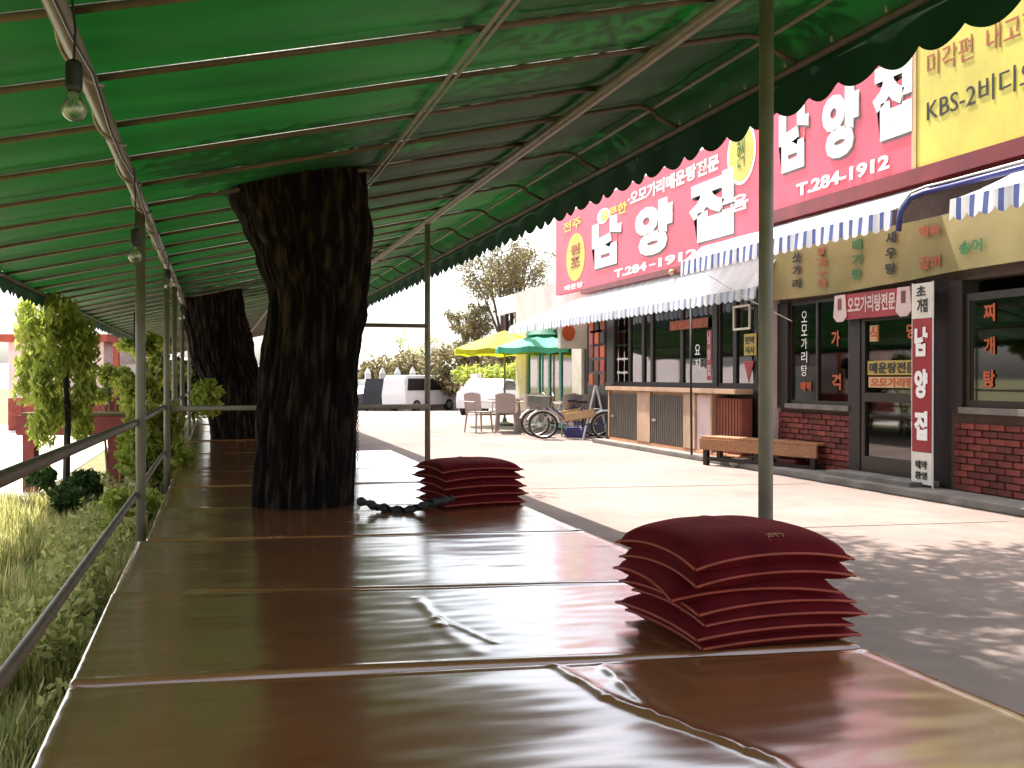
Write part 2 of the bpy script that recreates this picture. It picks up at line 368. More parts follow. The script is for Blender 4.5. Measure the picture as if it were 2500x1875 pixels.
# ---------------------------------------------------------------- ground and road
def terrain(x, y):
    return 0.0 if y < 26 else -0.022 * (min(y, 90) - 26)
def sheet(name, x0, x1, ys, m, dz=0.0, nx=1):
    vs = []; fs = []
    for j, y in enumerate(ys):
        for i in range(nx+1):
            x = x0 + (x1-x0)*i/nx
            vs.append((x, y, terrain(x, y)+dz))
    n = nx+1
    for j in range(len(ys)-1):
        for i in range(nx): fs.append((j*n+i, j*n+i+1, (j+1)*n+i+1, (j+1)*n+i))
    o = obj(name, (vs, fs), m); o['kind'] = 'structure'; return o
sheet('ground', -700, 700, [-40, 26, 90, 1500], M['soil'], -0.012)
sheet('road', 1.2, 6.9, [-8, 26, 90], M['road'], 0.0)
sheet('road_far_apron', 6.9, 40, [17.6, 26, 90], M['road'], -0.002)
sheet('road_left_far', -6, 1.2, [38, 90], M['road'], -0.002)
sheet('yard', -14, -1.75, [8.6, 26, 30], M['yard'], 0.0)
# dark strips across the road: tar joints and a wire's painted shadow (slightly skewed)
for (ya, yb, xa, xb, w) in [(10.6, 10.1, 1.9, 6.4, .06), (7.3, 7.0, 3.0, 6.3, .045), (20.5, 20.0, 1.3, 6.8, .12), (25.2, 24.6, 1.5, 9.0, .14)]:
    bm = new_bm(); vs = [bm.verts.new(p) for p in ((xa, ya, .004), (xb, yb, .004), (xb, yb+w, .004), (xa, ya+w, .004))]; bm.faces.new(vs)
    o = obj('tar_and_wire_shadow', bm, M['road_dark']); o['kind'] = 'structure'
bm = new_bm(); bb(bm, 6.62, 7.1, 5.0, 17.6, 0.0, 0.07, 0.01); o = obj('pavement', bm, M['kerb']); o['kind'] = 'structure'
# bank of earth under the riverside edge
# ---------------------------------------------------------------- awning canopy over the platforms
SL = 0.2197
def roofz(x): return 2.197 + (x + 0.39) * SL
Y0, Y1 = 0.2, 36.0
can = thing('awning_canopy', 'long green canopy of tarpaulin on steel pipes over the sitting platforms', 'canopy', (0.0, 3.3, 0.0))
RIBS = [0.385 + 0.655*k for k in range(55)]
RIBS = [y for y in RIBS if y < Y1 - 0.1]
def fab(u, v):
    y = Y0 + (Y1 - Y0) * v
    # profile: slope then rounded drop at the street side
    s = u * 1.0
    if s < 0.86:
        x = -1.5 + (2.515 + 1.5) * s / 0.86; z = roofz(x)
    else:
        a = (s - 0.86) / 0.14 * math.radians(100)
        x = 2.515 + 0.20 * math.sin(a); z = roofz(2.515) - 0.16 * (1 - math.cos(a)) + 0.0
    k = (y - RIBS[0]) / 0.655; f = k - math.floor(k)
    z -= 0.022 * math.sin(math.pi * f) * (1 if s < 0.86 else 0.4)
    z += 0.008 * noise.noise(Vector((x*1.2, y*2.0, 0))) + 0.0015 * noise.noise(Vector((x*3, y*9, 3)))
    return (x, y, z + 0.022)
obj('roof_fabric', grid(36, 560, fab), M['green'], can, smooth=True)
# front valance with rounded scallops
zt = roofz(2.515) - 0.16 * (1 - math.cos(math.radians(100))) + 0.02
P = 0.27
nv = int((Y1 - Y0) / 0.0225)
vs, fs = [], []
for i in range(nv + 1):
    y = Y0 + 0.0225 * i
    ph = y / P; ph += 0.12 * noise.noise(Vector((y*0.8, 1, 5)))
    lob = abs(math.sin(math.pi * ph)) ** 0.8
    wav = 0.012 * math.sin(y * 9) + 0.008 * noise.noise(Vector((y*3, 2, 2)))
    zb = 2.535 - 0.052 * lob + 0.010 * noise.noise(Vector((y*1.3, 7, 1)))
    for k in range(4):
        q = k / 3; vs.append((2.72 + wav * q, y, zt + 0.01 + (zb - zt - 0.01) * q))
    if i:
        a = (i-1) * 4; b = i * 4
        for k in range(3): fs.append((a+k, b+k, b+k+1, a+k+1))
obj('front_valance', (vs, fs), M['green_val'], can, smooth=True)
# riverside valance, ragged
vs, fs = [], []
for i in range(nv + 1):
    y = Y0 + 0.0225 * i
    zb = roofz(-1.5) - 0.10 - 0.035 * abs(math.sin(math.pi * y / 0.21)) + 0.02 * noise.noise(Vector((y*2, 3, 3)))
    for k in range(3):
        q = k / 2; vs.append((-1.5 - 0.01 * math.sin(y*8) * q, y, roofz(-1.5) + 0.02 + (zb - roofz(-1.5) - 0.02) * q))
    if i:
        a = (i-1) * 3; b = i * 3
        for k in range(2): fs.append((a+k, a+k+1, b+k+1, b+k))
obj('rear_valance', (vs, fs), M['green_val'], can, smooth=True)
# ribs
for n, y in enumerate(RIBS):
    bm = new_bm()
    arch = (n % 2 == 0)
    if arch:
        pts = [(-1.5, y, roofz(-1.5) - 0.006), (2.36, y, roofz(2.36) - 0.006)]
        for k in range(1, 6):
            a = k / 5 * math.radians(80)
            pts.append((2.36 + 0.17 * math.sin(a), y, roofz(2.36) - 0.006 + 0.034 * math.sin(a) - 0.10 * (1 - math.cos(a))))
        pts.append((2.66, y, 2.695))
        tube(bm, pts, 0.0135, 8)
    else:
        tube(bm, [(-1.5, y, roofz(-1.5) - 0.006), (1.93, y, roofz(1.93) - 0.006)], 0.0135, 8)
    obj('rib', bm, M['pipe_brown'], can, smooth=True)
# long beams
def beam(name, x, z, r, m, wob=0.0):
    bm = new_bm(); pts = []
    for i in range(13):
        y = Y0 + (Y1 - Y0) * i / 12
        pts.append((x, y, z + wob * noise.noise(Vector((y, x, 0)))))
    tube(bm, pts, r, 12); return obj(name, bm, m, can, smooth=True)
beam('beam', -0.39, roofz(-0.39) - 0.045, 0.030, M['pipe'])
beam('beam', 1.90, roofz(1.90) - 0.05, 0.030, M['pipe'])
beam('beam', 2.67, 2.682, 0.018, M['pipe_brown'])
beam('beam', 2.50, roofz(2.50) - 0.035, 0.012, M['pipe_green'])
beam('beam', -1.48, roofz(-1.48) - 0.02, 0.016, M['pipe_brown'])
b1 = beam('guy_wire', 0.944, roofz(0.944) - 0.03, 0.008, M['pipe'])
b2 = beam('guy_wire', 0.975, roofz(0.975) - 0.035, 0.007, M['pipe'])
# second cord of the front pipe with little ties
bm = new_bm()
for k in range(90):
    y = Y0 + 0.3 + k * 0.39
    tube(bm, [(2.65, y, 2.70), (2.655, y+0.012, 2.725)], 0.007, 5)
obj('tie', bm, M['wire'], can, kind='stuff')
# posts, street side (with a foot plate) and riverside
RP = [-2.84, 3.29, 9.42, 15.55, 21.7, 27.8, 34.0]
for y in RP:
    bm = new_bm(); tube(bm, [(1.905, y, -0.02), (1.905, y, 1.4), (1.905, y, roofz(1.9) - 0.06)], 0.0265, 14)
    o = obj('post', bm, M['pipe_green'], can, smooth=True)
LP = [1.1, 5.77 * 1.0, 9.35, 11.1, 13.7, 17.2, 21.0, 26.0, 31.0]
LP[1] = 6.12
for y in LP:
    bm = new_bm(); tube(bm, [(-0.405, y, -0.02), (-0.405, y, 1.2), (-0.405, y, roofz(-0.39) - 0.06)], 0.027, 14)
    obj('post', bm, M['pipe_green'], can, smooth=True)
# wrapped cord on the riverside beam
bm = new_bm(); pts = []
for i in range(760):
    y = 0.4 + i * 0.03
    a = y * 7.0
    pts.append((-0.39 + 0.036 * math.cos(a), y, roofz(-0.39) - 0.045 + 0.036 * math.sin(a)))
tube(bm, pts, 0.0055, 5); obj('wrapped_cord', bm, M['wire'], can, smooth=True)
bm = new_bm(); pts = []
for i in range(420):
    y = 0.4 + i * 0.05
    d = 0.04 + 0.05 * abs(math.sin(y * 1.9)) + 0.01 * noise.noise(Vector((y*3, 0, 0)))
    pts.append((-0.352, y, roofz(-0.39) - 0.045 - d))
tube(bm, pts, 0.005, 5); obj('sagging_cable', bm, M['black'], can, smooth=True)

# ---------------------------------------------------------------- light bulbs
def bulb(x, y, z, label):
    t = thing('light_bulb', label, 'bulb', (x, y, z), 0, 'bulbs hanging from the riverside beam')
    bm = new_bm(); tube(bm, [(x, y, z+0.115), (x+0.004, y, z+0.2), (x-0.004, y, roofz(-0.39)-0.06)], 0.0035, 6); obj('cord', bm, M['black'], t)
    bm = new_bm(); lathe(bm, [(0.010, 0.122), (0.019, 0.115), (0.0205, 0.10), (0.0205, 0.055), (0.018, 0.045)][::-1], (x, y, z), 18); obj('socket', bm, M['black'], t, smooth=False)
    bm = new_bm(); prof = []
    for k in range(15):
        a = math.pi * k / 14 * 0.80
        prof.append((0.030*math.sin(a), -0.030*math.cos(a)))
    prof += [(0.0155, 0.036), (0.0145, 0.05)]
    lathe(bm, prof, (x, y, z), 24); gl = obj('glass', bm, M['bulb'], t, smooth=True)
    bm = new_bm(); tube(bm, [(x, y, z+0.045), (x, y, z+0.012), (x-0.010, y, z+0.000)], 0.0022, 5)
    tube(bm, [(x, y, z+0.012), (x+0.010, y, z+0.0)], 0.0015, 5); tube(bm, [(x-0.010, y, z), (x-0.004, y, z-0.004), (x+0.004, y, z+0.002), (x+0.010, y, z)], 0.0012, 5)
    obj('filament', bm, M['fil'], t)
bulb(-0.335, 2.74, 1.862, 'nearest bare glass bulb with black socket, hanging at the upper left corner')
bulb(-0.345, 4.89, 1.742, 'second bare bulb, hanging just left of the nearest riverside post')
bulb(-0.345, 8.25, 1.90, 'third small bare bulb, hanging right behind the nearest riverside post')
bulb(-0.345, 11.6, 1.84, 'fourth, farthest bare bulb on the riverside beam, partly hidden by posts')
# long dark fluorescent batten behind the nearest post
bm = new_bm(); bb(bm, -0.62, -0.56, 8.6, 8.66, 1.42, 1.72, 0.01)
tb = tag(obj('hanging_sign_box', bm, M['black'], loc=(-.59, 8.63, 1.42)), 'narrow black box hanging under the roof behind the nearest riverside post', 'box')
bm = new_bm(); tube(bm, [(-.59, 8.63, 1.72), (-.59, 8.63, roofz(-.59)-.01)], .004, 5); obj('hanger', bm, M['black'], tb)

# ---------------------------------------------------------------- railing on the riverside
rl = thing('railing', 'two rusty pipe rails running along the riverside posts', 'railing', (-0.42, 4, 0))
bm = new_bm(); tube(bm, [(-0.56, 0.4, 0.95), (-0.50, 3.5, 0.945), (-0.435, 6.1, 0.94), (-0.435, 9.4, 0.935), (-0.43, 20, 0.93)], 0.021, 10); obj('top_rail', bm, M['pipe_brown'], rl, smooth=True)
bm = new_bm(); tube(bm, [(-0.50, 0.4, 0.50), (-0.46, 3.0, 0.52), (-0.435, 6.1, 0.535), (-0.432, 9.4, 0.54), (-0.43, 20, 0.54)], 0.017, 10); obj('lower_rail', bm, M['pipe_brown'], rl, smooth=True)
cr_ = thing('cross_rail', 'steel rail crossing the platforms behind the big trunk to the far street post', 'rail', (0.7, 9.42, 0.4))
bm = new_bm(); tube(bm, [(-0.40, 9.37, 0.925), (1.90, 9.38, 0.925)], 0.023, 10); obj('low_bar', bm, M['pipe'], cr_, smooth=True)
bm = new_bm(); tube(bm, [(1.223, 9.40, 1.675), (1.90, 9.40, 1.675)], 0.019, 10); obj('high_bar', bm, M['pipe_brown'], cr_, smooth=True)
bm = new_bm(); tube(bm, [(1.223, 9.42, 0.36), (1.223, 9.42, roofz(1.22)-.02)], 0.016, 10); obj('upright', bm, M['pipe_green'], cr_, smooth=True)
bm = new_bm()
for k in range(26):
    z = 0.44 + k*0.024; a = k*1.57
    torus(bm, (1.25, 9.395, z), (math.cos(a), math.sin(a), 0), 0.012, 0.0035, 8, 5)
obj('chain', bm, M['rubber'], cr_)

# ---------------------------------------------------------------- sitting platforms
SE = [(0.75, 0.45), (2.86, 2.62), (4.01, 3.62), (5.30, 5.00), (6.52, 6.24), (7.80, 7.60), (9.04, 8.90), (11.15, 11.10)]
ridges = [((0.898, 2.70), (0.94, 2.376), 0.012, 0.016), ((0.94, 2.376), (1.10, 1.95), 0.012, 0.018), ((1.10, 1.95), (1.25, 1.3), 0.010, 0.02), ((1.03, 2.66), (1.00, 2.25), 0.009, 0.016), ((1.0, 2.25), (1.12, 1.9), 0.008, 0.015),
          ((0.695, 3.62), (0.69, 3.20), 0.007, 0.02), ((0.69, 3.20), (0.72, 2.86), 0.004, 0.03), ((0.70, 3.3), (0.80, 2.95), 0.006, 0.012)]
def segd(p, a, b):
    ax, ay = a; bx, by = b; dx, dy = bx-ax, by-ay
    t = max(0, min(1, ((p[0]-ax)*dx + (p[1]-ay)*dy) / (dx*dx+dy*dy)))
    return math.hypot(p[0]-ax-t*dx, p[1]-ay-t*dy), t
PL = ['nearest long sitting platform covered in creased brown vinyl, holding the tall cushion stack',
      'second brown vinyl platform from the camera, narrow, with a diagonal crease',
      'third brown vinyl platform, just in front of the white shining one',
      'fourth vinyl platform, the one in front of the big trunk, under the short cushion stack',
      'fifth vinyl platform, the one around the base of the big trunk',
      'sixth vinyl platform, just behind the big trunk', 'seventh platform, the last full-width one by the far street post']
tilt = [0.0, 0.15, -0.1, 0.25, 0.1, -0.15, 0.1]
def platform(i, xl, xr, a, b, label, lift=0.0, tl=0.0, fine=True):
    # a, b: (left y, right y) of near and far seam
    cx, cy = (xl+xr)/2, (a[0]+b[0])/2
    t = thing('sitting_platform', label, 'platform', (cx, cy, 0), 0, 'brown vinyl sitting platforms in a row')
    nx, ny = ((240, 230) if i == 0 else (240, 130) if i == 1 else (90, 50)) if fine else (24, 14)
    def f(u, v):
        x = xl + (xr-xl)*u
        y0 = a[0] + (a[1]-a[0])*u + 0.006; y1 = b[0] + (b[1]-b[0])*u - 0.006
        y = y0 + (y1-y0)*v
        # hem rolls down at each border
        e = min((y-y0), (y1-y)); ex = min(x-xl, xr-x)
        z = 0.4 + lift + (y-cy)*math.tan(math.radians(tl))
        z += 0.0040 * noise.noise(Vector((x*1.2, y*3.0, i*7))) + 0.0013 * noise.noise(Vector((x*5, y*14, i*3)))
        if fine and e > 0.02:
            for (p, q, h, w) in ridges:
                d, tt = segd((x, y), p, q)
                if d < w*3: z += h*0.55 * (0.75+0.5*noise.noise(Vector((x*14, y*14, 1)))) * math.exp(-(d/w)**2*1.0)
        for q in (e, ex):
            if q < 0.011: z -= 0.022 * (1 - q/0.011)**2.2
            elif q < 0.05: z += 0.0022 * math.sin((q-0.011)/0.039*math.pi)
        return (x, y, z)
    # denser sampling near the borders
    def warp(v): return v
    vs, fs = [], []
    us = sorted(set([k/nx for k in range(nx+1)] + [0.003, 0.007, 0.012, 0.02, 0.98, 0.988, 0.993, 0.997]))
    L = max(0.5, b[0]-a[0])
    ed = [0.002/L, 0.005/L, 0.008/L, 0.012/L, 0.02/L, 0.03/L, 0.04/L, 0.052/L]
    vv = sorted(set([k/ny for k in range(ny+1)] + ed + [1-e for e in ed]))
    for v in vv:
        for u in us: vs.append(f(u, v))
    n = len(us)
    for j in range(len(vv)-1):
        for k in range(n-1): fs.append((j*n+k, j*n+k+1, (j+1)*n+k+1, (j+1)*n+k))
    # skirt
    base = len(vs)
    rim = [j*n for j in range(len(vv))]
    obj('vinyl_cover', (vs, fs), M['vinyl'], t, smooth=True)
    bm = new_bm()
    def P4(z, ins): return [(xl+ins, a[0]+0.012+ins, z), (xr-ins, a[1]+0.012+ins, z), (xr-ins, b[1]-0.012-ins, z), (xl+ins, b[0]-0.012-ins, z)]
    prism(bm, P4(0.30, 0.004), (0, 0, 0.078+lift)); obj('board', bm, M['palewood'], t)
    for (px, py) in ((xl+0.08, a[0]+0.10), (xr-0.08, a[1]+0.10), (xl+0.08, b[0]-0.10), (xr-0.08, b[1]-0.10)):
        bm = new_bm(); bb(bm, px-0.03, px+0.03, py-0.03, py+0.03, 0.0, 0.30); obj('leg', bm, M['dkwood'], t)
    return t
for i in range(7):
    xl = -0.372 if i < 3 else -0.333
    platform(i, xl, 1.847, SE[i], SE[i+1], PL[i], lift=[0.0, 0.006, 0.002, 0.004, 0.0, 0.003, 0.0][i], tl=tilt[i], fine=i < 4)
far = [11.15, 13.3, 15.5, 17.9, 20.5, 24.0, 28.0, 33.0]
fl = ['eighth platform, the first narrow one, beside the foot of the leaning trunk', 'ninth platform, narrow, just past the leaning trunk', 'tenth platform, narrow, pale in the light past the leaning trunk',
      'eleventh platform, narrow, far along the riverside posts', 'twelfth platform, narrow, third from the far end of the row', 'thirteenth platform, second from the far end of the row', 'farthest narrow platform at the end of the row']
for i in range(7):
    platform(10+i, -0.333, 0.80, (far[i], far[i]), (far[i+1]-0.05, far[i+1]-0.05), fl[i], lift=0.01*(i % 2), tl=0, fine=False)

# ---------------------------------------------------------------- trees
def leaves(n, fn, size, aspect=0.45, droop=0.0):
    """fn() -> array (n,3) of centres; returns verts, faces of folded leaf quads"""
    c = fn(n)
    th = np.random.rand(n)*2*np.pi; ph = np.arccos(1-2*np.random.rand(n))
    d = np.stack([np.cos(th)*np.sin(ph), np.sin(th)*np.sin(ph), np.cos(ph)], 1)
    if droop: d = d*(1-droop) + np.array([0, 0, -1.0])*droop; d /= np.linalg.norm(d, axis=1, keepdims=True)
    r = np.random.randn(n, 3); s = np.cross(d, r); s /= np.linalg.norm(s, axis=1, keepdims=True)
    L = size*(0.6+0.8*np.random.rand(n, 1)); Wd = L*aspect
    v = np.stack([c-d*L/2, c+s*Wd/2, c+d*L/2, c-s*Wd/2], 1).reshape(-1, 3)
    f = np.arange(4*n).reshape(-1, 4)
    return v.tolist(), f.tolist()
def clumps(centres, rad, flat=1.0):
    centres = np.array(centres, float)
    rad = np.array(rad if hasattr(rad, '__len__') else [rad]*len(centres))
    def fn(n):
        k = np.random.randint(0, len(centres), n)
        p = np.random.randn(n, 3); p /= np.linalg.norm(p, axis=1, keepdims=True)
        p *= (np.random.rand(n, 1)**0.45)
        p[:, 2] *= flat
        return centres[k] + p*rad[k][:, None]
    return fn
CR = Vector((0.9605, -0.278, 0))
def trunk_mesh(keys, base, nz=110, na=160, seed=0, amp=0.026):
    """keys: (z, offset, radius); bark ridges are real relief"""
    zs = [k[0] for k in keys]
    def ip(z, j):
        for a, b in zip(keys, keys[1:]):
            if z <= b[0] or b is keys[-1]:
                t = max(0, min(1, (z-a[0])/(b[0]-a[0]))); t = t*t*(3-2*t)
                return a[j]+(b[j]-a[j])*t
    vs, fs = [], []
    z0, z1 = zs[0], zs[-1]
    for j in range(nz+1):
        z = z0+(z1-z0)*j/nz; off = ip(z, 1); r = ip(z, 2)
        c = Vector(base)+CR*off
        for i in range(na):
            a = 2*math.pi*i/na
            tw = a + 0.25*noise.noise(Vector((z*1.2, seed, 0)))
            lump = 0.10*noise.noise(Vector((math.cos(a)*1.1, math.sin(a)*1.1, z*0.9+seed)))
            n1 = noise.noise(Vector((math.cos(tw)*6.5, math.sin(tw)*6.5, z*1.1+seed)))
            n2 = noise.noise(Vector((math.cos(tw)*14, math.sin(tw)*14, z*2.2+seed*2)))
            ridge = (1-abs(n1)*2.6)*amp + (1-abs(n2)*2.4)*amp*0.45
            R = r*(1+lump)-amp+ridge
            vs.append((c.x+R*math.cos(a), c.y+R*math.sin(a), z))
    for j in range(nz):
        for i in range(na):
            fs.append((j*na+i, j*na+(i+1) % na, (j+1)*na+(i+1) % na, (j+1)*na+i))
    return vs, fs
def big_tree(base, keys, seed, label, crown_c, crown_r, nl, name='willow_tree'):
    t = thing(name, label, 'tree', (base[0], base[1], 0))
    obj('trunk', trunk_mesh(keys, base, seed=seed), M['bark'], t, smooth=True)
    bm = new_bm(); top = Vector((base[0], base[1], keys[-1][0]-0.15))+CR*keys[-1][1]
    cs = []
    rnd = random.Random(seed)
    for k in range(6):
        a = k*2*math.pi/6+rnd.random()*0.5
        tip = Vector(crown_c)+Vector((math.cos(a)*crown_r*0.75, math.sin(a)*crown_r*0.75, rnd.uniform(-0.3, 0.8)))
        mid = top.lerp(tip, 0.5)+Vector((0, 0, 0.4))
        tube(bm, [top+Vector((math.cos(a)*.1, math.sin(a)*.1, 0)), mid, tip], [keys[-1][2]*0.5, 0.11, 0.03], 8)
        for q in range(5):
            p = mid.lerp(tip, rnd.random()); e = p+Vector((rnd.uniform(-1, 1), rnd.uniform(-1, 1), rnd.uniform(-0.2, 0.9)))
            tube(bm, [p, p.lerp(e, .5)+Vector((0, 0, .1)), e], [0.035, 0.02, 0.008], 5); cs.append(e)
        cs.append(tip)
    obj('limb', bm, M['bark'], t, smooth=True)
    obj('crown', leaves(nl, clumps(cs, 0.68, 0.7), 0.13, 0.35, 0.3), M['leafwillow'], t)
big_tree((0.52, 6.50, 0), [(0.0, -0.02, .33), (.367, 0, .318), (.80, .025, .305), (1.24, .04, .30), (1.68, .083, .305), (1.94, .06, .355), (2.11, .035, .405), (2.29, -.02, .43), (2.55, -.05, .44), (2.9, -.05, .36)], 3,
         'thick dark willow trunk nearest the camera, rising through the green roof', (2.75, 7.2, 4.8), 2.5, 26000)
big_tree((0.33, 13.86, 0), [(0.0, 0.03, .42), (.375, 0, .40), (1.0, -.10, .385), (1.6, -.26, .39), (2.1, -.37, .40), (2.35, -.42, .42), (2.8, -.5, .38)], 11,
         'second dark willow trunk, leaning left behind the nearest trunk', (0.2, 14.5, 4.8), 2.6, 9000)
# knob on the right of the near trunk
# ---------------------------------------------------------------- cushions
def cushion_mesh(w, d, h, seed, droop=0.02):
    n = 26; rnd = Vector((seed*3.1, seed*1.7, 0))
    def prof(u, v):
        a = abs(2*u-1); b = abs(2*v-1)
        return max(0, (1-a**4.2))**0.36 * max(0, (1-b**4.2))**0.36
    vs, fs = [], []
    for side in (1, -1):
        for j in range(n+1):
            for i in range(n+1):
                u, v = i/n, j/n
                X = (u-.5); Y = (v-.5)
                # pulled-in sides, pointed corners
                px = X*w*(1-0.05*(1-(2*Y)**2)*abs(2*X)**3); py = Y*d*(1-0.05*(1-(2*X)**2)*abs(2*Y)**3)
                r2 = (2*X)**2+(2*Y)**2
                base = -droop*(r2/2)**1.5
                wr = 0.004*noise.noise(Vector((px*9, py*9, side))+rnd)*prof(u, v)
                vs.append((px, py, base+side*h/2*prof(u, v)+wr))
    N = (n+1)*(n+1)
    for s in (0, 1):
        for j in range(n):
            for i in range(n):
                q = (s*N+j*(n+1)+i, s*N+j*(n+1)+i+1, s*N+(j+1)*(n+1)+i+1, s*N+(j+1)*(n+1)+i)
                fs.append(q if s == 0 else q[::-1])
    rim = [vs[i] for i in range(n+1)] + [vs[j*(n+1)+n] for j in range(1, n+1)] + [vs[n*(n+1)+i] for i in range(n-1, -1, -1)] + [vs[j*(n+1)] for j in range(n-1, 0, -1)]
    return vs, fs, rim
def cushion(x, y, z, rz, seed, label, group, w=0.52, d=0.50, h=0.07, droop=0.03, emb=None, tiltx=0, tilty=0):
    t = thing('cushion', label, 'cushion', (x, y, z), rz, group)
    t.rotation_euler = (tiltx, tilty, rz)
    ORG[t.name] = Vector((0, 0, 0))
    vs, fs, rim = cushion_mesh(w, d, h, seed, droop)
    o = obj('cover', (vs, fs), M['velvet'], t, smooth=True); ORG[o.name] = Vector((0, 0, 0))
    bm = new_bm(); pts = [Vector(p)*1.004 for p in rim]; pts.append(pts[0]); tube(bm, pts, 0.0045, 6, cap=False); obj('piping', bm, M['piping'], t, smooth=True)
    # seam line across the top and stitched emblem
    bm = new_bm(); n = 26
    line = [Vector(vs[j*(n+1)+int(n*0.5)])+Vector((0, 0, 0.0008)) for j in range(1, n)]
    tube(bm, line, 0.0016, 5); obj('seam', bm, M['piping'], t)
    for (ex, ey, er) in (emb or []):
        bm = new_bm(); rr = random.Random(seed*13+int(ex*100))
        def zat(px, py):
            i = min(n, max(0, round((px/w+.5)*n))); j = min(n, max(0, round((py/d+.5)*n))); return vs[j*(n+1)+i][2]
        for k in range(9):
            a = [ex+(k % 5-2)*0.011*math.cos(er)+rr.uniform(-.003, .003), ey+(k % 5-2)*0.011*math.sin(er)+rr.uniform(-.004, .004)]
            L = 0.020*(0.6+rr.random()*.6); an = er+math.pi/2+rr.uniform(-.6, .6)
            pts = []
            for q in range(5):
                s_ = (q/4-.5)*L; px = a[0]+math.cos(an)*s_+0.004*math.sin(q*2.1+k); py = a[1]+math.sin(an)*s_
                pts.append((px, py, zat(px, py)+0.0012))
            tube(bm, pts, 0.0013, 4)
        obj('emblem', bm, M['gold'], t)
    return t
G1 = 'tall stack of seven maroon cushions'
lv = [(0.035, 'bottom maroon cushion of the tall near stack, pressed flat on the vinyl', 0.02, 0.01, 0.0, []),
      (0.075, 'second cushion from the bottom of the tall near stack', -0.02, -0.01, 0.03, [(-.20, -.10, 1.5)]),
      (0.112, 'third cushion from the bottom of the tall near stack, stitched emblem at its left corner', 0.035, 0.0, -0.03, [(-.20, -.08, 1.5)]),
      (0.150, 'fourth, middle cushion of the tall near stack', 0.0, 0.01, 0.02, []),
      (0.192, 'third cushion from the top of the tall near stack, its left corner sticking out', -0.035, 0.02, -0.10, []),
      (0.243, 'second cushion from the top of the tall near stack, stitched emblem on its left side', -0.005, 0.0, 0.0, [(-.20, -.02, 1.5)]),
      (0.300, 'topmost plump maroon cushion of the tall near stack', -0.02, -0.01, 0.02, [(0.03, -.205, 0.0)])]
for k, (z, lb, dx, dy, dr, em) in enumerate(lv):
    cushion(1.565+dx, 2.90+dy, 0.4+z, math.radians(2)+dr, k+1, lb, G1, w=0.53, d=0.52, h=0.060+0.0065*k, droop=0.010+0.0055*k, emb=em)
G2 = 'short stack of five maroon cushions'
lb2 = ['bottom cushion of the short stack beside the far street post', 'second cushion from the bottom of the short stack by the far street post', 'middle cushion of the short stack by the far street post',
       'fourth cushion of the short stack by the far street post, shifted left', 'top cushion of the short stack by the far street post']
for k in range(5):
    cushion(1.55+[0, .01, 0, -.02, -.015][k], 6.30+[0, .01, -.01, 0, 0.01][k], 0.4+0.032+k*0.054, math.radians([10, 12, 8, 13, 9][k]), 20+k, lb2[k], G2, w=0.54, d=0.50, h=0.074, droop=0.010+0.004*k)
# twisted dark rope on the platform
pts = []
for i in range(40):
    q = i/39; x = 0.80+0.56*q; y = 5.98-0.03*q+0.05*math.sin(q*7)
    z = 0.425+0.012*math.sin(q*11)+(0.06*max(0, q-0.6)/0.4)+(0.05*max(0, 0.18-q)/0.18)
    pts.append((x, y, z))
rp = thing('rope', 'thick dark twisted rope lying on the vinyl between trunk and short cushion stack', 'rope', (1.1, 6.13, 0.41))
bm = new_bm(); tube(bm, pts, [0.022+0.007*math.sin(i*1.3) for i in range(40)], 8); obj('strand', bm, M['rubber'], rp, smooth=True)
bm = new_bm(); tube(bm, [(p[0], p[1]+0.018*math.cos(i*1.1), p[2]+0.018*math.sin(i*1.1)) for i, p in enumerate(pts[4:34])], 0.010, 6); obj('strand', bm, M['bark'], rp, smooth=True)
bm = new_bm(); bmesh.ops.create_uvsphere(bm, u_segments=12, v_segments=8, radius=0.019, matrix=Matrix.Translation((0.80, 6.05, 0.43)))
tag(obj('white_ball', bm, M['letter'], smooth=True, loc=(0.80, 6.05, 0.41)), 'small white ball at the foot of the nearest trunk', 'ball')

# ---------------------------------------------------------------- right-hand shop (near) with bricks, windows, door
FX = 7.10
R_ = (0, -1, 0); U_ = (0, 0, 1)
shop = thing('restaurant_building', 'near brick restaurant with brown door and windows under the striped awnings', 'building', (FX, 9.5, 0))
def wallbox(parent, x0, x1, y0, y1, z0, z1, m, name='wall', bev=0.0):
    bm = new_bm(); bb(bm, x0, x1, y0, y1, z0, z1, bev); return obj(name, bm, m, parent)
wallbox(shop, FX+.06, FX+.25, 10.36, 11.97, 0, .80, M['mortar'])
wallbox(shop, FX+.06, FX+.25, 5.0, 8.72, 0, .84, M['mortar'])
wallbox(shop, FX+.05, FX+.25, 5.0, 12.02, 2.16, 5.2, M['mortar'], 'upper_wall')
wallbox(shop, FX+.06, FX+.25, 8.72, 9.07, 0, 2.16, M['dkwood'], 'pier')
wallbox(shop, FX+.0, FX+.25, 11.72, 11.97, .80, 2.16, M['dkwood'], 'pier')
wallbox(shop, FX-.12, FX+.20, 11.99, 12.07, .0, 2.3, M['pinkwall'], 'pier')  # pale pink strip paints the sunlit edge of the brick corner
wallbox(shop, FX+.0, FX+.2, 8.50, 8.70, .84, 2.16, M['dkwood'], 'pier')
wallbox(shop, FX+.25, FX+5, 5.0, 12.02, 2.9, 5.2, M['plaster'], 'roof_block')
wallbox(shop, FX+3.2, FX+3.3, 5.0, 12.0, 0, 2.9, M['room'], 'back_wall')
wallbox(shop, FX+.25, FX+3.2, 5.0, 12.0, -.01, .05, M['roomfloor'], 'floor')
wallbox(shop, FX+.25, FX+3.2, 11.9, 12.0, .05, 2.9, M['room'], 'side_wall')
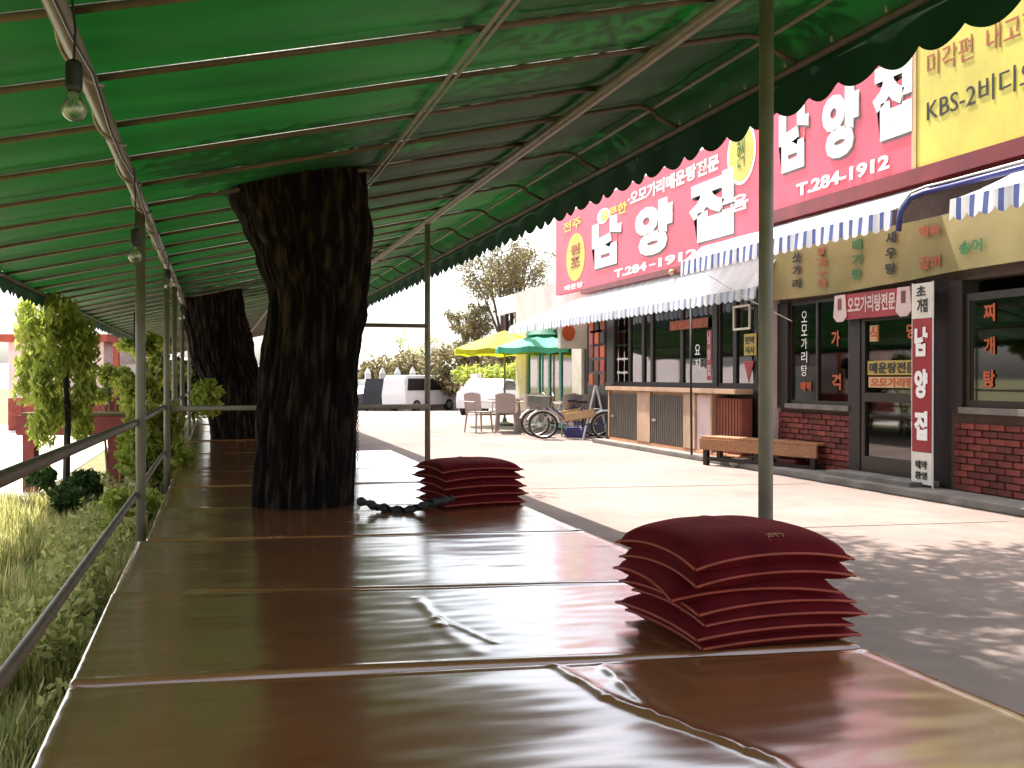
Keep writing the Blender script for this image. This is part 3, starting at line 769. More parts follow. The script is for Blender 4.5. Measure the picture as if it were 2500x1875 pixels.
# bricks, each its own object
def brick_me(L):
    bm = new_bm(); box(bm, (0, 0, 0), (0.07, L, 0.057), bev=0.004); me = bpy.data.meshes.new('brick'); bm.to_mesh(me); bm.free(); me.materials.append(M['brick']); return me
B1, B2 = brick_me(0.19), brick_me(0.09)
def put(me, name, parent, x, y, z, rz=0):
    o = bpy.data.objects.new(name, me); COL.objects.link(o); o.parent = parent; o.location = Vector((x, y, z))-ORG[parent.name]; o.rotation_euler = (0, 0, rz); ORG[o.name] = ORG[parent.name]; return o
rb = random.Random(4)
def bricks(y0, y1, z0, z1):
    k = 0; z = z0+0.034
    while z < z1-0.02:
        y = y0+(0.05 if k % 2 else 0.1)
        first = True
        y = y0
        if k % 2: put(B2, 'brick', shop, FX+.055+rb.uniform(-.006, .006), y+.05, z, 0); y += .10
        while y+0.19 < y1+.01:
            put(B1, 'brick', shop, FX+.055+rb.uniform(-.007, .007), y+.098, z, rb.uniform(-.01, .01)); y += .20
        if y+.09 < y1+.01: put(B2, 'brick', shop, FX+.055, y+.05, z)
        z += 0.068; k += 1
bricks(10.38, 11.96, 0.0, .78)
bricks(6.75, 8.72, 0.0, .80)
# sills
wallbox(shop, FX-.03, FX+.12, 10.36, 11.74, .80, .86, M['kerb'], 'sill')
wallbox(shop, FX-.03, FX+.12, 6.0, 8.52, .84, .90, M['kerb'], 'sill')
def window(parent, y0, y1, z0, z1, x=FX+.06, fr=.045, m='frame', mull=(), glass='glass'):
    bm = new_bm()
    bb(bm, x-.03, x+.03, y0, y1, z0, z0+fr); bb(bm, x-.03, x+.03, y0, y1, z1-fr, z1)
    bb(bm, x-.029, x+.031, y0, y0+fr, z0+fr, z1-fr); bb(bm, x-.029, x+.031, y1-fr, y1, z0+fr, z1-fr)
    for q in mull: bb(bm, x-.028, x+.032, q-fr*.5, q+fr*.5, z0+fr, z1-fr)
    w = obj('window', bm, M[m], parent)
    ys = [y0+fr]+[q for q in sorted(mull)]+[y1-fr]
    for a, b in zip(ys, ys[1:]):
        bm = new_bm(); bb(bm, x-.003, x+.003, a+.02, b-.02, z0+fr-.002, z1-fr+.002); obj('pane', bm, M[glass], w)
    return w
window(shop, 10.40, 11.72, .86, 2.16, mull=(11.10,))
window(shop, 7.0, 8.50, .90, 2.02, fr=.07)
window(shop, 5.1, 6.95, .90, 2.02, fr=.07)
# door
dr = wallbox(shop, FX+.0, FX+.06, 9.10, 9.17, .06, 1.92, M['frame'], 'door')
for (a, b, c, d) in [(10.08, 10.15, .06, 1.92), (9.17, 10.08, 1.83, 1.92), (9.17, 10.08, .06, .30), (9.17, 10.08, .92, 1.02)]:
    bm = new_bm(); bb(bm, FX+.0, FX+.06, a, b, c, d); obj('door_rail', bm, M['frame'], dr)
for (c, d) in [(.30, .92), (1.02, 1.83)]:
    bm = new_bm(); bb(bm, FX+.03, FX+.036, 9.17, 10.08, c, d); obj('pane', bm, M['glass'], dr)
bm = new_bm(); tube(bm, [(FX-.03, 9.22, .95), (FX-.03, 9.22, 1.2)], .012, 8); tube(bm, [(FX-.03, 9.22, .97), (FX, 9.22, .97)], .008, 6); tube(bm, [(FX-.03, 9.22, 1.18), (FX, 9.22, 1.18)], .008, 6); obj('handle', bm, M['steel'], dr)
wallbox(shop, FX-.01, FX+.05, 10.16, 10.37, 0, 2.16, M['dkwood'], 'door_post')
wallbox(shop, FX-.3, FX+.1, 8.9, 10.4, .07, .12, M['kerb'], 'step')
# stickers on door and window glass
def txt(name, body, parent, yc, zc, w, h, m, x, depth=0.003, bold=0.03, right=R_, up=U_, align='fit'):
    return obj(name, text_mesh(body, w, h, (x, yc, zc), right, up, depth, bold, align), m, parent)
def flat(name, parent, y0, y1, z0, z1, m, x, th=.004):
    bm = new_bm(); bb(bm, x-th, x, y0, y1, z0, z1); return obj(name, bm, m, parent)
flat('yellow_sticker', dr, 9.19, 10.06, 1.22, 1.38, M['postery'], FX+.026)
flat('orange_sticker', dr, 9.19, 10.04, 1.08, 1.20, M['tan'], FX+.026)
txt('lettering', '매운탕전문', dr, 9.62, 1.30, .80, .12, M['ink'], FX+.020)
txt('lettering', '오모가리탕', dr, 9.62, 1.14, .76, .10, M['orange'], FX+.020)
flat('sticker', dr, 9.86, 10.02, 1.60, 1.78, M['tan'], FX+.026); txt('lettering', '식', dr, 9.94, 1.69, .15, .16, M['orange'], FX+.020)
txt('lettering', '당', dr, 9.30, 1.69, .15, .16, M['orange'], FX+.024)
wl = flat('glass_film', shop, 10.47, 10.98, 1.45, 2.05, M['greenink'], FX+.075, .004)
txt('lettering', '가', shop, 10.72, 1.66, .17, .19, M['orange'], FX+.045)
flat('paper', shop, 10.50, 10.92, .93, 1.30, M['frame_grey'], FX+.078); txt('lettering', '격', shop, 10.70, 1.14, .18, .19, M['orange'], FX+.045)
flat('paper', shop, 11.22, 11.60, .95, 2.08, M['frame_grey'], FX+.078)
for k, ch in enumerate('오모가리탕'): txt('lettering', ch, shop, 11.40, 1.96-k*.17, .13, .14, M['letter'], FX+.045, bold=0.0)
flat('poster', shop, 11.20, 11.52, 1.00, 1.16, M['tan'], FX+.070); txt('lettering', '예약', shop, 11.36, 1.08, .25, .12, M['orange'], FX+.045)
for k, ch in enumerate('찌개탕'): txt('lettering', ch, shop, 8.18, 1.82-k*.32, .15, .17, M['orange'], FX+.045)
# things inside: low tables and stacked trays seen through the door
for (y, z, s_) in [(9.6, 0, 'a'), (7.8, 0, 'b')]:
    tb = thing('low_table', 'dim low dining table inside the restaurant behind the ' + ('door' if s_ == 'a' else 'right window'), 'table', (FX+1.2, y, .05))
    bm = new_bm(); bb(bm, FX+.8, FX+1.6, y-.45, y+.45, .36, .40, .01); obj('tabletop', bm, M['wood'], tb)
    for dx in (-.35, .35):
        for dy in (-.38, .38):
            bm = new_bm(); bb(bm, FX+1.2+dx-.025, FX+1.2+dx+.025, y+dy-.025, y+dy+.025, .05, .36); obj('leg', bm, M['dkwood'], tb)
sh = thing('shelf', 'wall shelf with folded blankets seen through the restaurant door', 'shelf', (FX+2.0, 9.4, .05))
for z in (1.2, 1.55): bm = new_bm(); bb(bm, FX+1.8, FX+2.2, 8.6, 10.3, z, z+.03); obj('board', bm, M['frame_grey'], sh)
for y in (8.62, 10.28): bm = new_bm(); bb(bm, FX+1.8, FX+2.2, y-.015, y+.015, .05, 1.9); obj('side', bm, M['frame_grey'], sh)
for k in range(5):
    bm = new_bm(); bb(bm, FX+1.83, FX+2.15, 9.0, 9.6, 1.58+k*.045, 1.62+k*.045, .015)
    tag(obj('blanket', bm, [M['blue'], M['steel'], M['frame_grey'], M['maroon'], M['poster']][k], loc=(FX+2, 9.3, 1.58+k*.045)), ['lowest navy', 'second, silvery', 'middle grey', 'maroon', 'topmost pale'][k]+' folded blanket on the shelf behind the door', 'blanket', 'folded blankets on the shelf')

# ---------------------------------------------------------------- main sign (near)
sg = thing('shop_sign', 'large pink sign with white letters nearest the camera, right of the street post', 'sign', (FX-.1, 10.4, 3.3))
SX = 7.0
bm = new_bm(); bb(bm, SX, SX+.10, 9.13, 12.06, 3.364, 5.0); obj('panel', bm, M['pink'], sg)
bm = new_bm(); bb(bm, SX-.012, SX+.0, 9.06, 9.13, 3.364, 5.0); obj('edge_strip', bm, M['tan'], sg)
def bigletter(ch, parent, yc, zc, w, h, x):
    o = obj('letter', text_mesh(ch, w, h, (x, yc, zc), R_, U_, .012, .062), M['letter'], parent)
    s_ = obj('painted_letter_shadow', text_mesh(ch, w, h, (x+.004, yc-.022, zc-.030), R_, U_, .004, .062), M['shade'], parent)  # offset grey copy paints the letter's cast shadow on the panel
for ch, xa, xb, ya, yb in [('남', 1901, 1977, 262, 415), ('양', 2006, 2100, 218, 385), ('집', 2129, 2231, 142, 337)]:
    Da = 2500*SX/.9605/(xa-526); Db = 2500*SX/.9605/(xb-526); D = (Da+Db)/2
    y_a = (Da-SX*.278)/.9605; y_b = (Db-SX*.278)/.9605
    z1 = 1.2+(920-ya)*D/2500; z0 = 1.2+(920-yb)*D/2500
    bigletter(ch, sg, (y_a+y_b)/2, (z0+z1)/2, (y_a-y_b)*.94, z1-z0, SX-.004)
def sign_text(body, parent, xa, xb, ya, yb, m, X, bold=.03, depth=.006, off=.004):
    """placed between street positions; ya/yb are heights above ground at its middle"""
    return obj('lettering', text_mesh(body, abs(xb-xa), abs(yb-ya), (X-off, (xa+xb)/2, (ya+yb)/2), R_, U_, depth, bold), m, parent)
sign_text('T.284-1912', sg, 11.34, 9.50, 3.45, 3.61, M['letter'], SX, .035)
txt('lettering', '민물새우', sg, 11.1, 4.78, 1.2, .16, M['yellow'], SX-.004)
bm = new_bm(); bb(bm, SX, SX+.08, 4.9, 9.06, 3.364, 5.0); ysn = thing('yellow_sign', 'yellow sign panel with dark writing at the right edge, beside the pink sign', 'sign', (SX, 8.5, 3.3)); obj('panel', bm, M['yellow'], ysn)
txt('lettering', '맛자랑', ysn, 8.55, 4.74, .75, .14, M['greenink'], SX-.004, bold=.0)
txt('lettering', '미각편', ysn, 8.57, 4.38, .66, .24, M['brownink'], SX-.004, bold=.0); txt('lettering', '내고향', ysn, 7.73, 4.38, .66, .24, M['brownink'], SX-.004, bold=.0)
txt('lettering', 'KBS-2비디오', ysn, 8.15, 3.92, 1.50, .24, M['ink'], SX-.004, bold=.0)
bm = new_bm(); bb(bm, SX-.03, SX+.12, 4.9, 12.06, 3.20, 3.362); tag(obj('red_fascia', bm, M['maroon'], loc=(SX, 9, 3.2)), 'dark red fascia board below the near pink and yellow signs', 'board')

# ---------------------------------------------------------------- far shop with counter
shop2 = thing('counter_shop', 'far shopfront with dark glazing above a pale counter, behind the bicycle', 'building', (FX, 15, 0))
wallbox(shop2, FX+.1, FX+5, 12.08, 17.9, 2.6, 4.5, M['plaster'], 'upper_wall')
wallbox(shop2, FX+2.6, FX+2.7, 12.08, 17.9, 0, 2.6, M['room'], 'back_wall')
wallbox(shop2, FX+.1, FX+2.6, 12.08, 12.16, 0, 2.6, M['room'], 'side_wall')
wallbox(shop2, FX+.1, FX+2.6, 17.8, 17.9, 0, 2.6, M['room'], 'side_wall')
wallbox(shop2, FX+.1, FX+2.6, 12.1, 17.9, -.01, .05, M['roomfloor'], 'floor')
wallbox(shop2, FX+.02, FX+.1, 12.08, 17.9, .0, 1.06, M['dkwood'], 'dado')
for (a, b) in [(12.10, 12.62), (12.62, 13.22), (13.22, 13.72), (13.86, 14.96), (14.96, 16.13), (16.13, 16.50), (16.50, 17.11), (17.11, 17.88)]:
    window(shop2, a, b, 1.06, 2.62, x=FX+.08, fr=.05, m='dkwood')
wallbox(shop2, FX+.03, FX+.12, 13.72, 13.86, 1.06, 2.62, M['dkwood'], 'pier')
# pale curtain strips and panels inside the glazing
for (y0, y1, m) in [(16.55, 16.75, 'poster'), (16.80, 17.05, 'plaster'), (16.18, 16.34, 'pinkwall'), (17.2, 17.3, 'poster')]:
    flat('curtain', shop2, y0, y1, 1.1, 2.3, M[m], FX+.20, .01)
bm = new_bm()
for k in range(14):
    y = 14.98+k*.08; bb(bm, FX+.30, FX+.315, y, y+.03, 1.15+.1*rb.random(), 2.1-.2*rb.random())
obj('green_reflection_strips', bm, M['leafyellow'], shop2)  # yellow-green strips stand in for reflections in this pane
cab = flat('notice_board', shop2, 14.0, 15.35, 1.95, 2.10, M['brownpanel'], FX+.03)
txt('lettering', '남양집식당', shop2, 14.7, 2.02, 1.1, .11, M['orange'], FX+.02, bold=.02)
flat('red_strip', shop2, 13.89, 14.04, 1.15, 1.9, M['redsign'], FX+.035)
for k, ch in enumerate('남양집'): txt('lettering', ch, shop2, 13.965, 1.78-k*.24, .11, .17, M['pinkwall'], FX+.028)
for k, ch in enumerate('요지'): txt('lettering', ch, shop2, 14.35, 1.62-k*.22, .18, .16, M['letter'], FX+.03, bold=.0)
bm = new_bm()
for (a, b, c, d) in [(12.72, 13.20, 2.18, 2.21), (12.72, 13.20, 1.86, 1.89), (12.72, 12.75, 1.89, 2.18), (13.17, 13.20, 1.89, 2.18)]: bb(bm, FX+.01, FX+.03, a, b, c, d)
obj('picture_frame', bm, M['poster'], shop2)
flat('yellow_poster', shop2, 12.58, 12.92, 1.50, 1.80, M['postery'], FX+.04)
txt('lettering', '민박', shop2, 12.75, 1.71, .26, .11, M['ink'], FX+.034); txt('lettering', '식사', shop2, 12.75, 1.57, .26, .11, M['ink'], FX+.034)
bm = new_bm(); prism(bm, [(FX+.02, 12.90, 1.42), (FX+.02, 12.62, 1.42), (FX+.02, 12.76, 1.12)], (.01, 0, 0)); obj('red_pennant', bm, M['redsign'], shop2)
# counter
ct = thing('counter', 'pale wooden counter with two grey panelled doors under the far shop windows', 'counter', (6.9, 15, 0))
bm = new_bm(); bb(bm, 6.80, 7.08, 12.55, 17.40, .96, 1.03, .008); obj('countertop', bm, M['palewood'], ct)
bm = new_bm(); bb(bm, 6.88, 7.08, 13.32, 17.36, .12, .96); obj('body', bm, M['palewood'], ct)
bm = new_bm(); bb(bm, 6.85, 7.08, 12.55, 17.36, 0, .12, .008); obj('plinth', bm, M['terracotta'], ct)
for (a, b) in [(16.03, 17.30), (14.25, 15.50)]:
    bm = new_bm(); bb(bm, 6.855, 6.88, a, b, .13, .90); d_ = obj('door', bm, M['mesh'], ct)
    n = int((b-a)/.075)
    bm = new_bm()
    for k in range(n+1): bb(bm, 6.845, 6.856, a+k*(b-a)/n-.008, a+k*(b-a)/n+.008, .13, .90)
    obj('ribbing', bm, M['mesh'], d_)
    bm = new_bm(); bb(bm, 6.83, 6.846, b-.25, b-.12, .48, .52); obj('handle', bm, M['steel'], d_)
for (a, b) in [(17.30, 17.36), (15.50, 16.03), (14.18, 14.25), (13.86, 14.18), (13.32, 13.38)]:
    bm = new_bm(); bb(bm, 6.84, 6.88, a, b, .121, .955, .004); obj('stile', bm, M['palewood'], ct)
bm = new_bm(); bb(bm, 6.87, 6.885, 13.39, 13.85, .125, .93); obj('side_panel', bm, M['pinkwall'], ct)
bm = new_bm(); bb(bm, 6.90, 7.06, 12.55, 13.30, .122, .90); obj('brown_panel', bm, M['brownpanel'], ct)
bm = new_bm()
for k in range(9): bb(bm, 6.888, 6.899, 12.58+k*.085, 12.60+k*.085, .13, .90)
obj('ribbing', bm, M['brownpanel'], ct)
# sign of the far shop
s2 = thing('shop_sign', 'large pink sign with three wide white letters, left of the near street post', 'sign', (SX, 16, 2.9))
bm = new_bm(); bb(bm, SX, SX+.12, 12.12, 20.8, 2.943, 4.60); obj('panel', bm, M['pink'], s2)
for ch, xa, xb, ya, yb in [('남', 1447, 1518, 533, 650), ('양', 1552, 1643, 494, 622), ('집', 1684, 1792, 430, 585)]:
    Da = 2500*SX/.9605/(xa-526); Db = 2500*SX/.9605/(xb-526); D = (Da+Db)/2
    y_a = (Da-SX*.278)/.9605; y_b = (Db-SX*.278)/.9605
    z1 = 1.2+(920-ya)*D/2500; z0 = 1.2+(920-yb)*D/2500
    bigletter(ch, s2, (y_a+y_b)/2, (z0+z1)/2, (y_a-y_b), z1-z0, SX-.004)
txt('lettering', 'T.284', s2, 16.72, 3.075, 1.46, .15, M['letter'], SX-.004, bold=.04); txt('lettering', '-', s2, 15.75, 3.07, .25, .025, M['letter'], SX-.004, bold=.04); txt('lettering', '1912', s2, 14.80, 3.075, 1.40, .15, M['letter'], SX-.004, bold=.04)
txt('lettering', '얼큰한', s2, 17.5, 4.22, 1.3, .20, M['yellow'], SX-.004, bold=.04)
txt('lettering', '·오모가리매운탕전문', s2, 15.1, 4.32, 3.4, .24, M['letter'], SX-.004, bold=.04)
def oval(parent, yc, zc, ry, rz_, m, x, name='oval'):
    bm = new_bm(); prism(bm, [(x, yc+ry*math.cos(a*math.pi/16), zc+rz_*math.sin(a*math.pi/16)) for a in range(32)], (.004, 0, 0)); return obj(name, bm, m, parent)
oval(s2, 19.55, 3.62, .55, .48, M['yellow'], SX-.006)
txt('lettering', '원', s2, 19.55, 3.78, .55, .20, M['brownink'], SX-.010); txt('lettering', '조', s2, 19.55, 3.52, .55, .20, M['brownink'], SX-.010)
txt('lettering', '전주', s2, 19.75, 4.30, 1.1, .22, M['yellow'], SX-.006); txt('lettering', '매운탕', s2, 19.65, 3.04, 1.1, .11, M['letter'], SX-.006)
oval(s2, 18.0, 4.22, .32, .14, M['letter'], SX-.006)
oval(s2, 12.75, 4.30, .40, .44, M['letter'], SX-.006); oval(s2, 12.75, 4.30, .34, .39, M['yellow'], SX-.010)
txt('lettering', '한식', s2, 12.75, 4.3, .2, .4, M['greenink'], SX-.014, bold=0)
txt('lettering', '음', s2, 12.80, 3.62, .5, .22, M['letter'], SX-.006)
bm = new_bm(); bb(bm, SX-.02, SX+.14, 12.10, 19.2, 2.84, 2.94); tag(obj('far_fascia_board', bm, M['maroon'], loc=(SX, 15, 2.84)), 'dark red fascia board below the far pink sign', 'board')  # maroon board along the lower edge of the far sign
bm = new_bm(); bmesh.ops.create_uvsphere(bm, u_segments=10, v_segments=6, radius=.05, matrix=Matrix.Translation((SX-.05, 14.9, 2.86)))
tag(obj('round_lamp', bm, M['tan'], smooth=True, loc=(SX-.05, 14.9, 2.86)), 'tiny round lamp under the far pink sign', 'lamp')

# ---------------------------------------------------------------- awnings
def awning(label, x0, z0, x1, z1, ya0, ya1, yb0, yb1, m, per=.17, val=.16, tip=None):
    """top edge at wall x0,z0 from ya0..ya1; bottom edge x1,z1 from yb0..yb1; scalloped valance hangs val below"""
    t = thing('striped_awning', label, 'awning', (x0, (ya0+ya1)/2, z0))
    n = 160
    vs, fs = [], []
    for i in range(n+1):
        q = i/n; yb = yb0+(yb1-yb0)*q; ya = ya0+(ya1-ya0)*q
        tx, tz, ty = x0, z0, ya
        if tip is not None and yb > tip:
            k = (yb-tip)/(yb1-tip); ty = yb; tx = x0+(x1-x0)*k*.9; tz = z0+(z1-z0)*k*.9
        elif tip is not None: ty = yb
        for j in range(7):
            s_ = j/6; dip = .03*math.sin(math.pi*s_)
            vs.append((tx+(x1-tx)*s_, ty+(yb-ty)*s_, tz+(z1-tz)*s_-dip+.008*noise.noise(Vector((yb*2, s_*3, 0)))))
        if i:
            a = (i-1)*7; b = i*7
            for j in range(6): fs.append((a+j, a+j+1, b+j+1, b+j))
    obj('canopy_cloth', (vs, fs), M['cloth_white'], t, smooth=True)
    vs, fs = [], []; n = int(abs(yb1-yb0)/.02)
    for i in range(n+1):
        y = yb0+(yb1-yb0)*i/n
        lob = abs(math.sin(math.pi*y/per))**.7
        vs += [(x1-.002, y, z1+.002), (x1-.01+.006*math.sin(y*11), y, z1-val*.65), (x1-.012+.01*math.sin(y*11), y, z1-val*.72-val*.28*lob)]
        if i:
            a = (i-1)*3; b = i*3
            for j in range(2): fs.append((a+j, a+j+1, b+j+1, b+j))
    obj('valance', (vs, fs), m, t, smooth=True)
    bm = new_bm(); tube(bm, [(x1+.01, yb0, z1-.01), (x1+.01, yb1, z1-.01)], .012, 8)
    k = max(2, int(abs(yb1-yb0)/1.6))
    for i in range(k+1):
        q = i/k; y = yb0+(yb1-yb0)*q; yt = min(max(y, min(ya0, ya1)), max(ya0, ya1))
        if tip is not None and y > tip: continue
        tube(bm, [(x0-.02, yt, z0-.08), (x1+.01, y, z1-.015)], .009, 6)
    obj('frame', bm, M['pipe'], t)
    return t
awning('white awning with faint stripes along the far shopfront, above the counter', 7.06, 2.85, 6.70, 2.36, 11.85, 18.3, 11.8, 23.4, M['stripe_pale'], .19, .16, tip=18.3)
awning('blue and white striped awning hanging below the near pink sign', 7.05, 3.18, 6.30, 2.82, 8.85, 14.0, 8.5, 13.2, M['stripe'], .17, .20)
awning('blue and white striped awning at the right edge, below the yellow sign', 7.05, 3.12, 6.30, 2.78, 4.9, 7.62, 4.9, 7.70, M['stripe'], .17, .20)
pf = thing('pipe_frame', 'curved navy pipe bracket between the two striped awnings', 'pipe', (6.4, 8.2, 2.7))
for dz, r, m in ((0, .028, 'blue'), (.05, .014, 'steel')):
    bm = new_bm(); tube(bm, [(6.30, 8.42, 2.60+dz), (6.32, 8.42, 2.78+dz), (6.40, 8.38, 2.91+dz), (6.50, 8.28, 2.96+dz), (6.56, 8.0, 2.97+dz), (6.56, 5.0, 2.97+dz)], r, 10); obj('pipe', bm, M[m], pf, smooth=True)

# ---------------------------------------------------------------- menu banner, door sign, vertical banner
bn = thing('menu_banner', 'yellowish cloth banner of menu words hung across the near restaurant front', 'banner', (6.98, 9.9, 2.5))
BX = 6.98
def bw(u, v):
    y = 11.93+(5.0-11.93)*u; z = 2.20+.62*v
    z += -.02*math.sin(u*9)*(1-v) + (.09*max(0, (9.1-y))/4*(1-v))
    return (BX+.02*noise.noise(Vector((y*1.7, z*1.2, 0)))+.006*math.sin(y*5), y, z)
obj('cloth', grid(90, 10, bw), M['banner'], bn, smooth=True)
def yx(x, X=BX): 
    D = 2500*X/.9605/(x-526); return (D-X*.278)/.9605
for xc, words, m, szz in [(1950, '쏘가리', 'ink', .17), (2012, '빠가·아', 'brownink', .17), (2097, '메기탕', 'greenink', .15), (2180, '새우탕', 'ink', .15)]:
    y = yx(xc)
    for k, ch in enumerate(words):
        txt('lettering', ch, bn, y, 2.66-k*(.165 if len(words) < 4 else .125)+.03, szz*1.15, .12 if ch != '·' else .03, M[m], BX-.03, .003, .04)
for xc, body, m, z in [(2275, '백숙', 'brownink', 2.68), (2275, '갈비', 'brownink', 2.36), (2375, '송어', 'greenink', 2.45)]:
    txt('lettering', body, bn, yx(xc), z, .32, .13, M[m], BX-.03, .003, .04)
ds = thing('door_sign', 'red cloth sign with pale letters and a white oval at each end over the door', 'sign', (6.97, 9.8, 1.9))
bm = new_bm(); bb(bm, 7.00, 7.02, 9.10, 10.52, 1.86, 2.15); obj('panel', bm, M['redsign'], ds)
for yy, lb in ((10.40, 0), (9.25, 1)):
    bm = new_bm(); prism(bm, [(6.985, yy+.10, 2.15), (6.985, yy-.10, 2.15), (6.985, yy-.13, 1.90), (6.985, yy-.06, 1.84), (6.985, yy+.06, 1.84), (6.985, yy+.13, 1.90)], (.01, 0, 0)); obj('white_end', bm, M['pinkwall'], ds)
    bm = new_bm(); prism(bm, [(6.980, yy+.035, 2.11), (6.980, yy-.035, 2.11), (6.980, yy-.035, 1.98), (6.980, yy+.035, 1.98)], (.004, 0, 0)); obj('dark_mark', bm, M['maroon'], ds)
txt('lettering', '오모가리탕전문', ds, 9.83, 2.02, .86, .19, M['pinkwall'], 6.998, .004, .03)
vb = thing('vertical_banner', 'tall narrow red banner with white letters standing beside the restaurant door', 'banner', (6.95, 8.92, 0))
for (z0, z1, m, nm) in [(1.80, 2.16, 'frame_grey', 'top_panel'), (.43, 1.796, 'redsign', 'red_panel'), (.10, .426, 'frame_grey', 'bottom_panel')]:
    bm = new_bm(); bb(bm, 6.95, 6.98, 8.76, 9.06, z0, z1); obj(nm, bm, M['poster'] if m != 'redsign' else M['redsign'], vb)
for k, ch in enumerate('남양집'): txt('lettering', ch, vb, 8.915, 1.56-k*.43, .20, .30, M['letter'], 6.946, .004, .055)
txt('lettering', '초', vb, 8.92, 2.08, .14, .10, M['ink'], 6.946); txt('lettering', '가집', vb, 8.90, 1.93, .16, .14, M['ink'], 6.946)
txt('lettering', '예약', vb, 8.91, .30, .18, .09, M['ink'], 6.946); txt('lettering', '환영', vb, 8.91, .19, .18, .08, M['ink'], 6.946)
for y in (8.752, 9.068): bm = new_bm(); tube(bm, [(6.96, y, .0), (6.96, y, 2.17)], .008, 6); obj('side_pole', bm, M['white'], vb)

# ---------------------------------------------------------------- wooden bench in front of the shop
a, b = Vector((6.36, 12.72, 0)), Vector((6.98, 10.85, 0)); d = (b-a).normalized(); nrm = Vector((d.y, -d.x, 0)); nrm = -nrm if nrm.x < 0 else nrm
bt = thing('bench', 'low orange wooden bench with dark legs in front of the far shop counter', 'bench', tuple((a+b)/2))
ang = math.atan2(d.y, d.x); L = (b-a).length; W2 = .34
cc = (a+b)/2+nrm*(W2/2)
for k in range(4):
    c = a+(b-a)*.5+nrm*(.045+.085*k); bm = new_bm(); box(bm, (c.x, c.y, .375), (L, .078, .03), rz=ang, bev=.004); obj('slat', bm, M['wood'], bt)
for k, off in enumerate((.0, W2-.02)):
    c = a+(b-a)*.5+nrm*off; bm = new_bm(); box(bm, (c.x, c.y, .285), (L, .03, .15), rz=ang, bev=.005); obj('apron', bm, M['wood'], bt)
for q in (.04, .5, .96):
    for off in (.04, W2-.04):
        c = a+(b-a)*q+nrm*off; bm = new_bm(); box(bm, (c.x, c.y, .105), (.07, .06, .21), rz=ang); obj('leg', bm, M['dkwood'], bt)
for off in (.04, W2-.04):
    c = a+(b-a)*.5+nrm*off; bm = new_bm(); box(bm, (c.x, c.y, .09), (L*.9, .035, .05), rz=ang); obj('stretcher', bm, M['dkwood'], bt)
# clutter under the bench
for k, (q, sx, sz, m, lb) in enumerate([(.30, .30, .12, 'poster', 'crumpled pale bag lying under the left part of the bench'), (.72, .34, .16, 'maroon', 'dark crate pushed under the right part of the bench')]):
    c = a+(b-a)*q+nrm*.17; bm = new_bm(); box(bm, (c.x, c.y, sz/2), (sx, .2, sz), rz=ang, bev=.03); tag(obj('bag' if k == 0 else 'crate', bm, M[m], loc=(c.x, c.y, 0)), lb, 'bag' if k == 0 else 'crate')
bm = new_bm(); tube(bm, [(6.64, 13.55, .0), (6.66, 13.62, 1.2), (6.70, 13.7, 2.34)], .017, 10)
tag(obj('black_pole', bm, M['rubber'], smooth=True, loc=(6.64, 13.55, 0)), 'thin black pole from the ground to the far white awning, behind the bench', 'pole')
bm = new_bm(); tube(bm, [(6.3, 13.0, 2.80), (6.6, 12.0, 2.25), (6.97, 11.4, 1.9)], .006, 6)
tag(obj('guy_line', bm, M['wire'], loc=(6.3, 13, 2.8)), 'thin pale guy line slanting down from the striped awning behind the street post', 'line')

# ---------------------------------------------------------------- cream building past the counter, teal doors
sh3 = thing('cream_building', 'cream building with teal glass doors behind the parasols', 'building', (FX, 21, 0))
wallbox(sh3, FX+.3, FX+5, 17.95, 25.2, 2.45, 3.35, M['pinkwall'], 'upper_wall')
wallbox(sh3, FX+.3, FX+.45, 24.3, 25.2, 0, 2.45, M['plaster'], 'pier')
wallbox(sh3, FX+.3, FX+.45, 20.3, 20.9, 0, 2.45, M['plaster'], 'pier')
wallbox(sh3, FX+.35, FX+4.9, 25.1, 25.2, 0, 2.45, M['plaster'], 'side_wall')
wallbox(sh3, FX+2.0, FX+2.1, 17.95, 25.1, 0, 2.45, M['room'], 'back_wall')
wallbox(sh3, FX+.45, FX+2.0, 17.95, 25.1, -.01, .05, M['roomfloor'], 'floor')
for (a_, b_) in [(20.95, 21.8), (21.8, 22.6), (22.6, 23.4), (23.4, 24.28)]:
    window(sh3, a_, b_, .05, 2.42, x=FX+.36, fr=.06, m='teal', glass='glass_teal')
wallbox(sh3, FX+.36, FX+.42, 19.3, 20.28, .0, 2.0, M['black'], 'dark_door')
wallbox(sh3, FX+.36, FX+.42, 18.0, 19.3, .0, 2.6, M['black'], 'wall')  # black sheet painted as the unlit interior behind the bicycle
# upper veranda farther away
for k in range(7):
    bm = new_bm(); bb(bm, FX+.9, FX+1.0, 25.3+k*.5, 25.36+k*.5, 2.3, 3.0); obj('baluster', bm, M['dkwood'], sh3)
wallbox(sh3, FX+.85, FX+5, 25.2, 29, 3.0, 3.5, M['whitewall'], 'veranda_beam')
wallbox(sh3, FX+1.5, FX+5, 25.2, 29, 0, 3.0, M['whitewall'], 'veranda_wall')
sb = thing('hanging_sign', 'cream projecting signboard with an orange disc above the dark doorway', 'sign', (FX, 19.8, 1.9))
bm = new_bm(); bb(bm, 6.75, FX+.3, 19.75, 19.95, 1.78, 2.35, .01); obj('box', bm, M['plaster'], sb)
bm = new_bm(); prism(bm, [(6.92+.14*math.cos(a_*math.pi/12), 19.745, 2.10+.17*math.sin(a_*math.pi/12)) for a_ in range(24)], (0, -.006, 0)); obj('disc', bm, M['orange'], sb)
